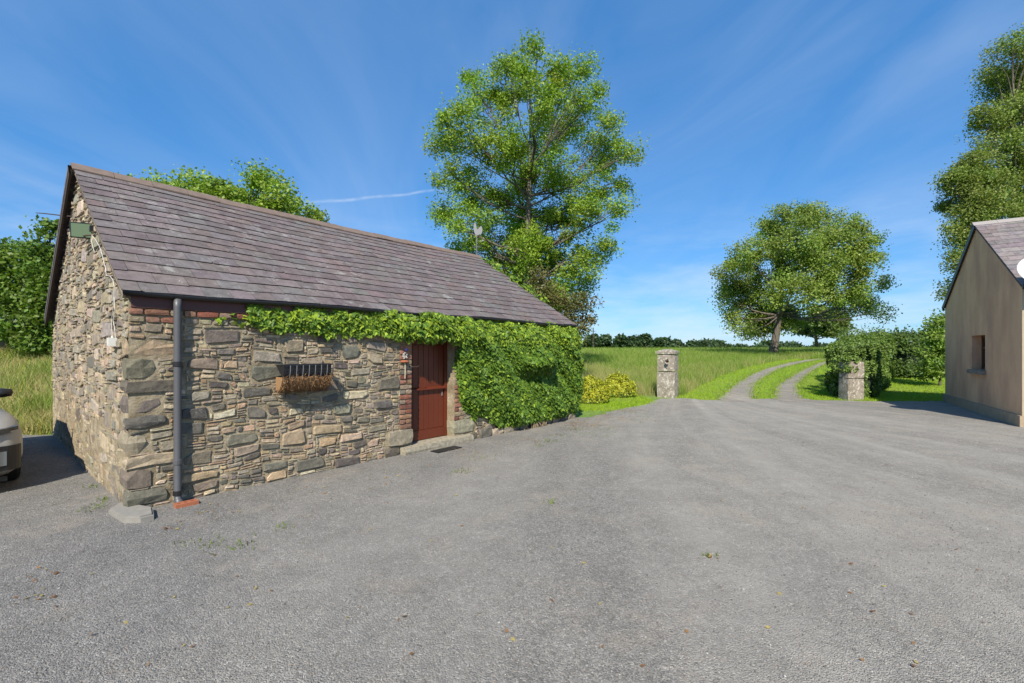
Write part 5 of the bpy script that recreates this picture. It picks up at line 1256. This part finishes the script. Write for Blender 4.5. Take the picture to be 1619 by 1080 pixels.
# weeds in the gravel
rw_ = random.Random(12); X = []; Y = []
for (px, py, m, r_) in ((868, 700, 60, .10), (885, 690, 40, .1), (850, 706, 30, .08), (868, 797, 26, .05), (728, 748, 40, .07), (930, 690, 60, .3), (1020, 665, 60, .4), (960, 680, 60, .3), (175, 790, 90, .07), (155, 770, 50, .08), (150, 806, 40, .06), (345, 862, 40, .07), (380, 866, 40, .07), (300, 862, 20, .06), (440, 838, 20, .05), (1125, 884, 14, .03), (760, 725, 40, .15), (905, 680, 60, .2), (1000, 655, 80, .3)):
    gx_, gy_, _ = pix_ground(px, py)
    for _ in range(m): X.append(gx_+rw_.gauss(0, r_)); Y.append(gy_+rw_.gauss(0, r_))
x, y = np.array(X), np.array(Y); ok = ~in_house(x, y); x, y = x[ok], y[ok]; n = len(x)
o = blades('weeds', 'small green weeds sprouting through the gravel', x, y, rng.uniform(.02, .07, n), np.full(n, .006), np.array((.15, .21, .035))*rng.uniform(.6, 1.3, (n, 1)), rng, .8); o['category'] = 'weeds'

# loose gravel stones near the eye, and fallen leaves
N = 95000; y = 1.9*(9.5/1.9)**rng.random(N); x = (rng.random(N)*2.5-1.25)*y; ok = ~in_house(x, y); x, y = x[ok], y[ok]
dens = np.clip(.65+.5*vnoise(x, y, .8, 5), .12, 1); ok = rng.random(len(x)) < dens; x, y = x[ok], y[ok]; n = len(x)
s = rng.uniform(.0025, .0062, n)*np.where(rng.random(n) < .03, 1.8, 1); th = rng.uniform(0, 2*PI, n)
D = np.array([(1, 0, 0), (0, 1, 0), (-1, 0, 0), (0, -1, 0), (.1, .1, .75), (-.1, 0, -.6)])[None]*rng.uniform(.6, 1.2, (n, 6, 3)); c, s_ = np.cos(th)[:, None], np.sin(th)[:, None]
R = np.stack([D[..., 0]*c-D[..., 1]*s_*.75, D[..., 0]*s_+D[..., 1]*c*.75, D[..., 2]], 2)*s[:, None, None]; P = np.stack([x, y, .012+s*.25], 1)[:, None, :]+R
b = np.arange(n)*6; F = np.concatenate([np.stack([b+i_, b+(i_+1) % 4, b+4], 1) for i_ in range(4)]+[np.stack([b+(i_+1) % 4, b+i_, b+5], 1) for i_ in range(4)])
g = rng.choice([.10, .17, .24, .31, .42], n, p=[.22, .36, .29, .11, .02])[:, None]*rng.uniform(.85, 1.15, (n, 1)); cols = g*np.array((1.04, 1.0, .96)); lt = rng.random(n) < .012; cols[lt] = np.array((.5, .48, .43)); br_ = rng.random(n) < .02; cols[br_] = (.26, .18, .11)
me = np_mesh('loose_gravel', P.reshape(-1, 3), F, np.repeat(cols, 6, axis=0)); mm, nt, out = new_mat('pebble'); principled(nt, out, attr(nt), .85); me.materials.append(mm)
tag(link(bpy.data.objects.new('loose_gravel', me)), 'loose grey gravel stones strewn over the yard', 'gravel', kind='stuff')
X = []; Y = []
for _ in range(90):
    px, py = rw_.uniform(40, 1560), rw_.uniform(700, 1060); gx_, gy_, _z = pix_ground(px, py); X.append(gx_); Y.append(gy_)
for (px, py, m, r_) in ((610, 760, 12, .25), (470, 790, 12, .3), (830, 697, 40, .22), (920, 672, 260, .35), (960, 660, 220, .4), (1000, 650, 120, .3), (340, 812, 14, .12), (265, 835, 8, .1), (730, 712, 20, .12), (1127, 884, 10, .03), (70, 910, 6, .06), (60, 945, 8, .08)):
    gx_, gy_, _z = pix_ground(px, py)
    for _ in range(m): X.append(gx_+rw_.gauss(0, r_)); Y.append(gy_+rw_.gauss(0, r_))
x, y = np.array(X), np.array(Y); ok = ~in_house(x, y); x, y = x[ok], y[ok]; n = len(x)
V, F, CC = leaves(np.stack([x, y, np.full(n, .022)], 1), .035, np.array([(.32, .17, .07), (.42, .33, .12), (.25, .12, .05)])[rng.integers(0, 3, n)], 5, None, rng, .3, 0)
me = np_mesh('fallen_leaves', V, F, CC); me.materials.append(BLADE); tag(link(bpy.data.objects.new('fallen_leaves', me)), 'scattered dry fallen leaves on the gravel', 'leaves', kind='stuff')
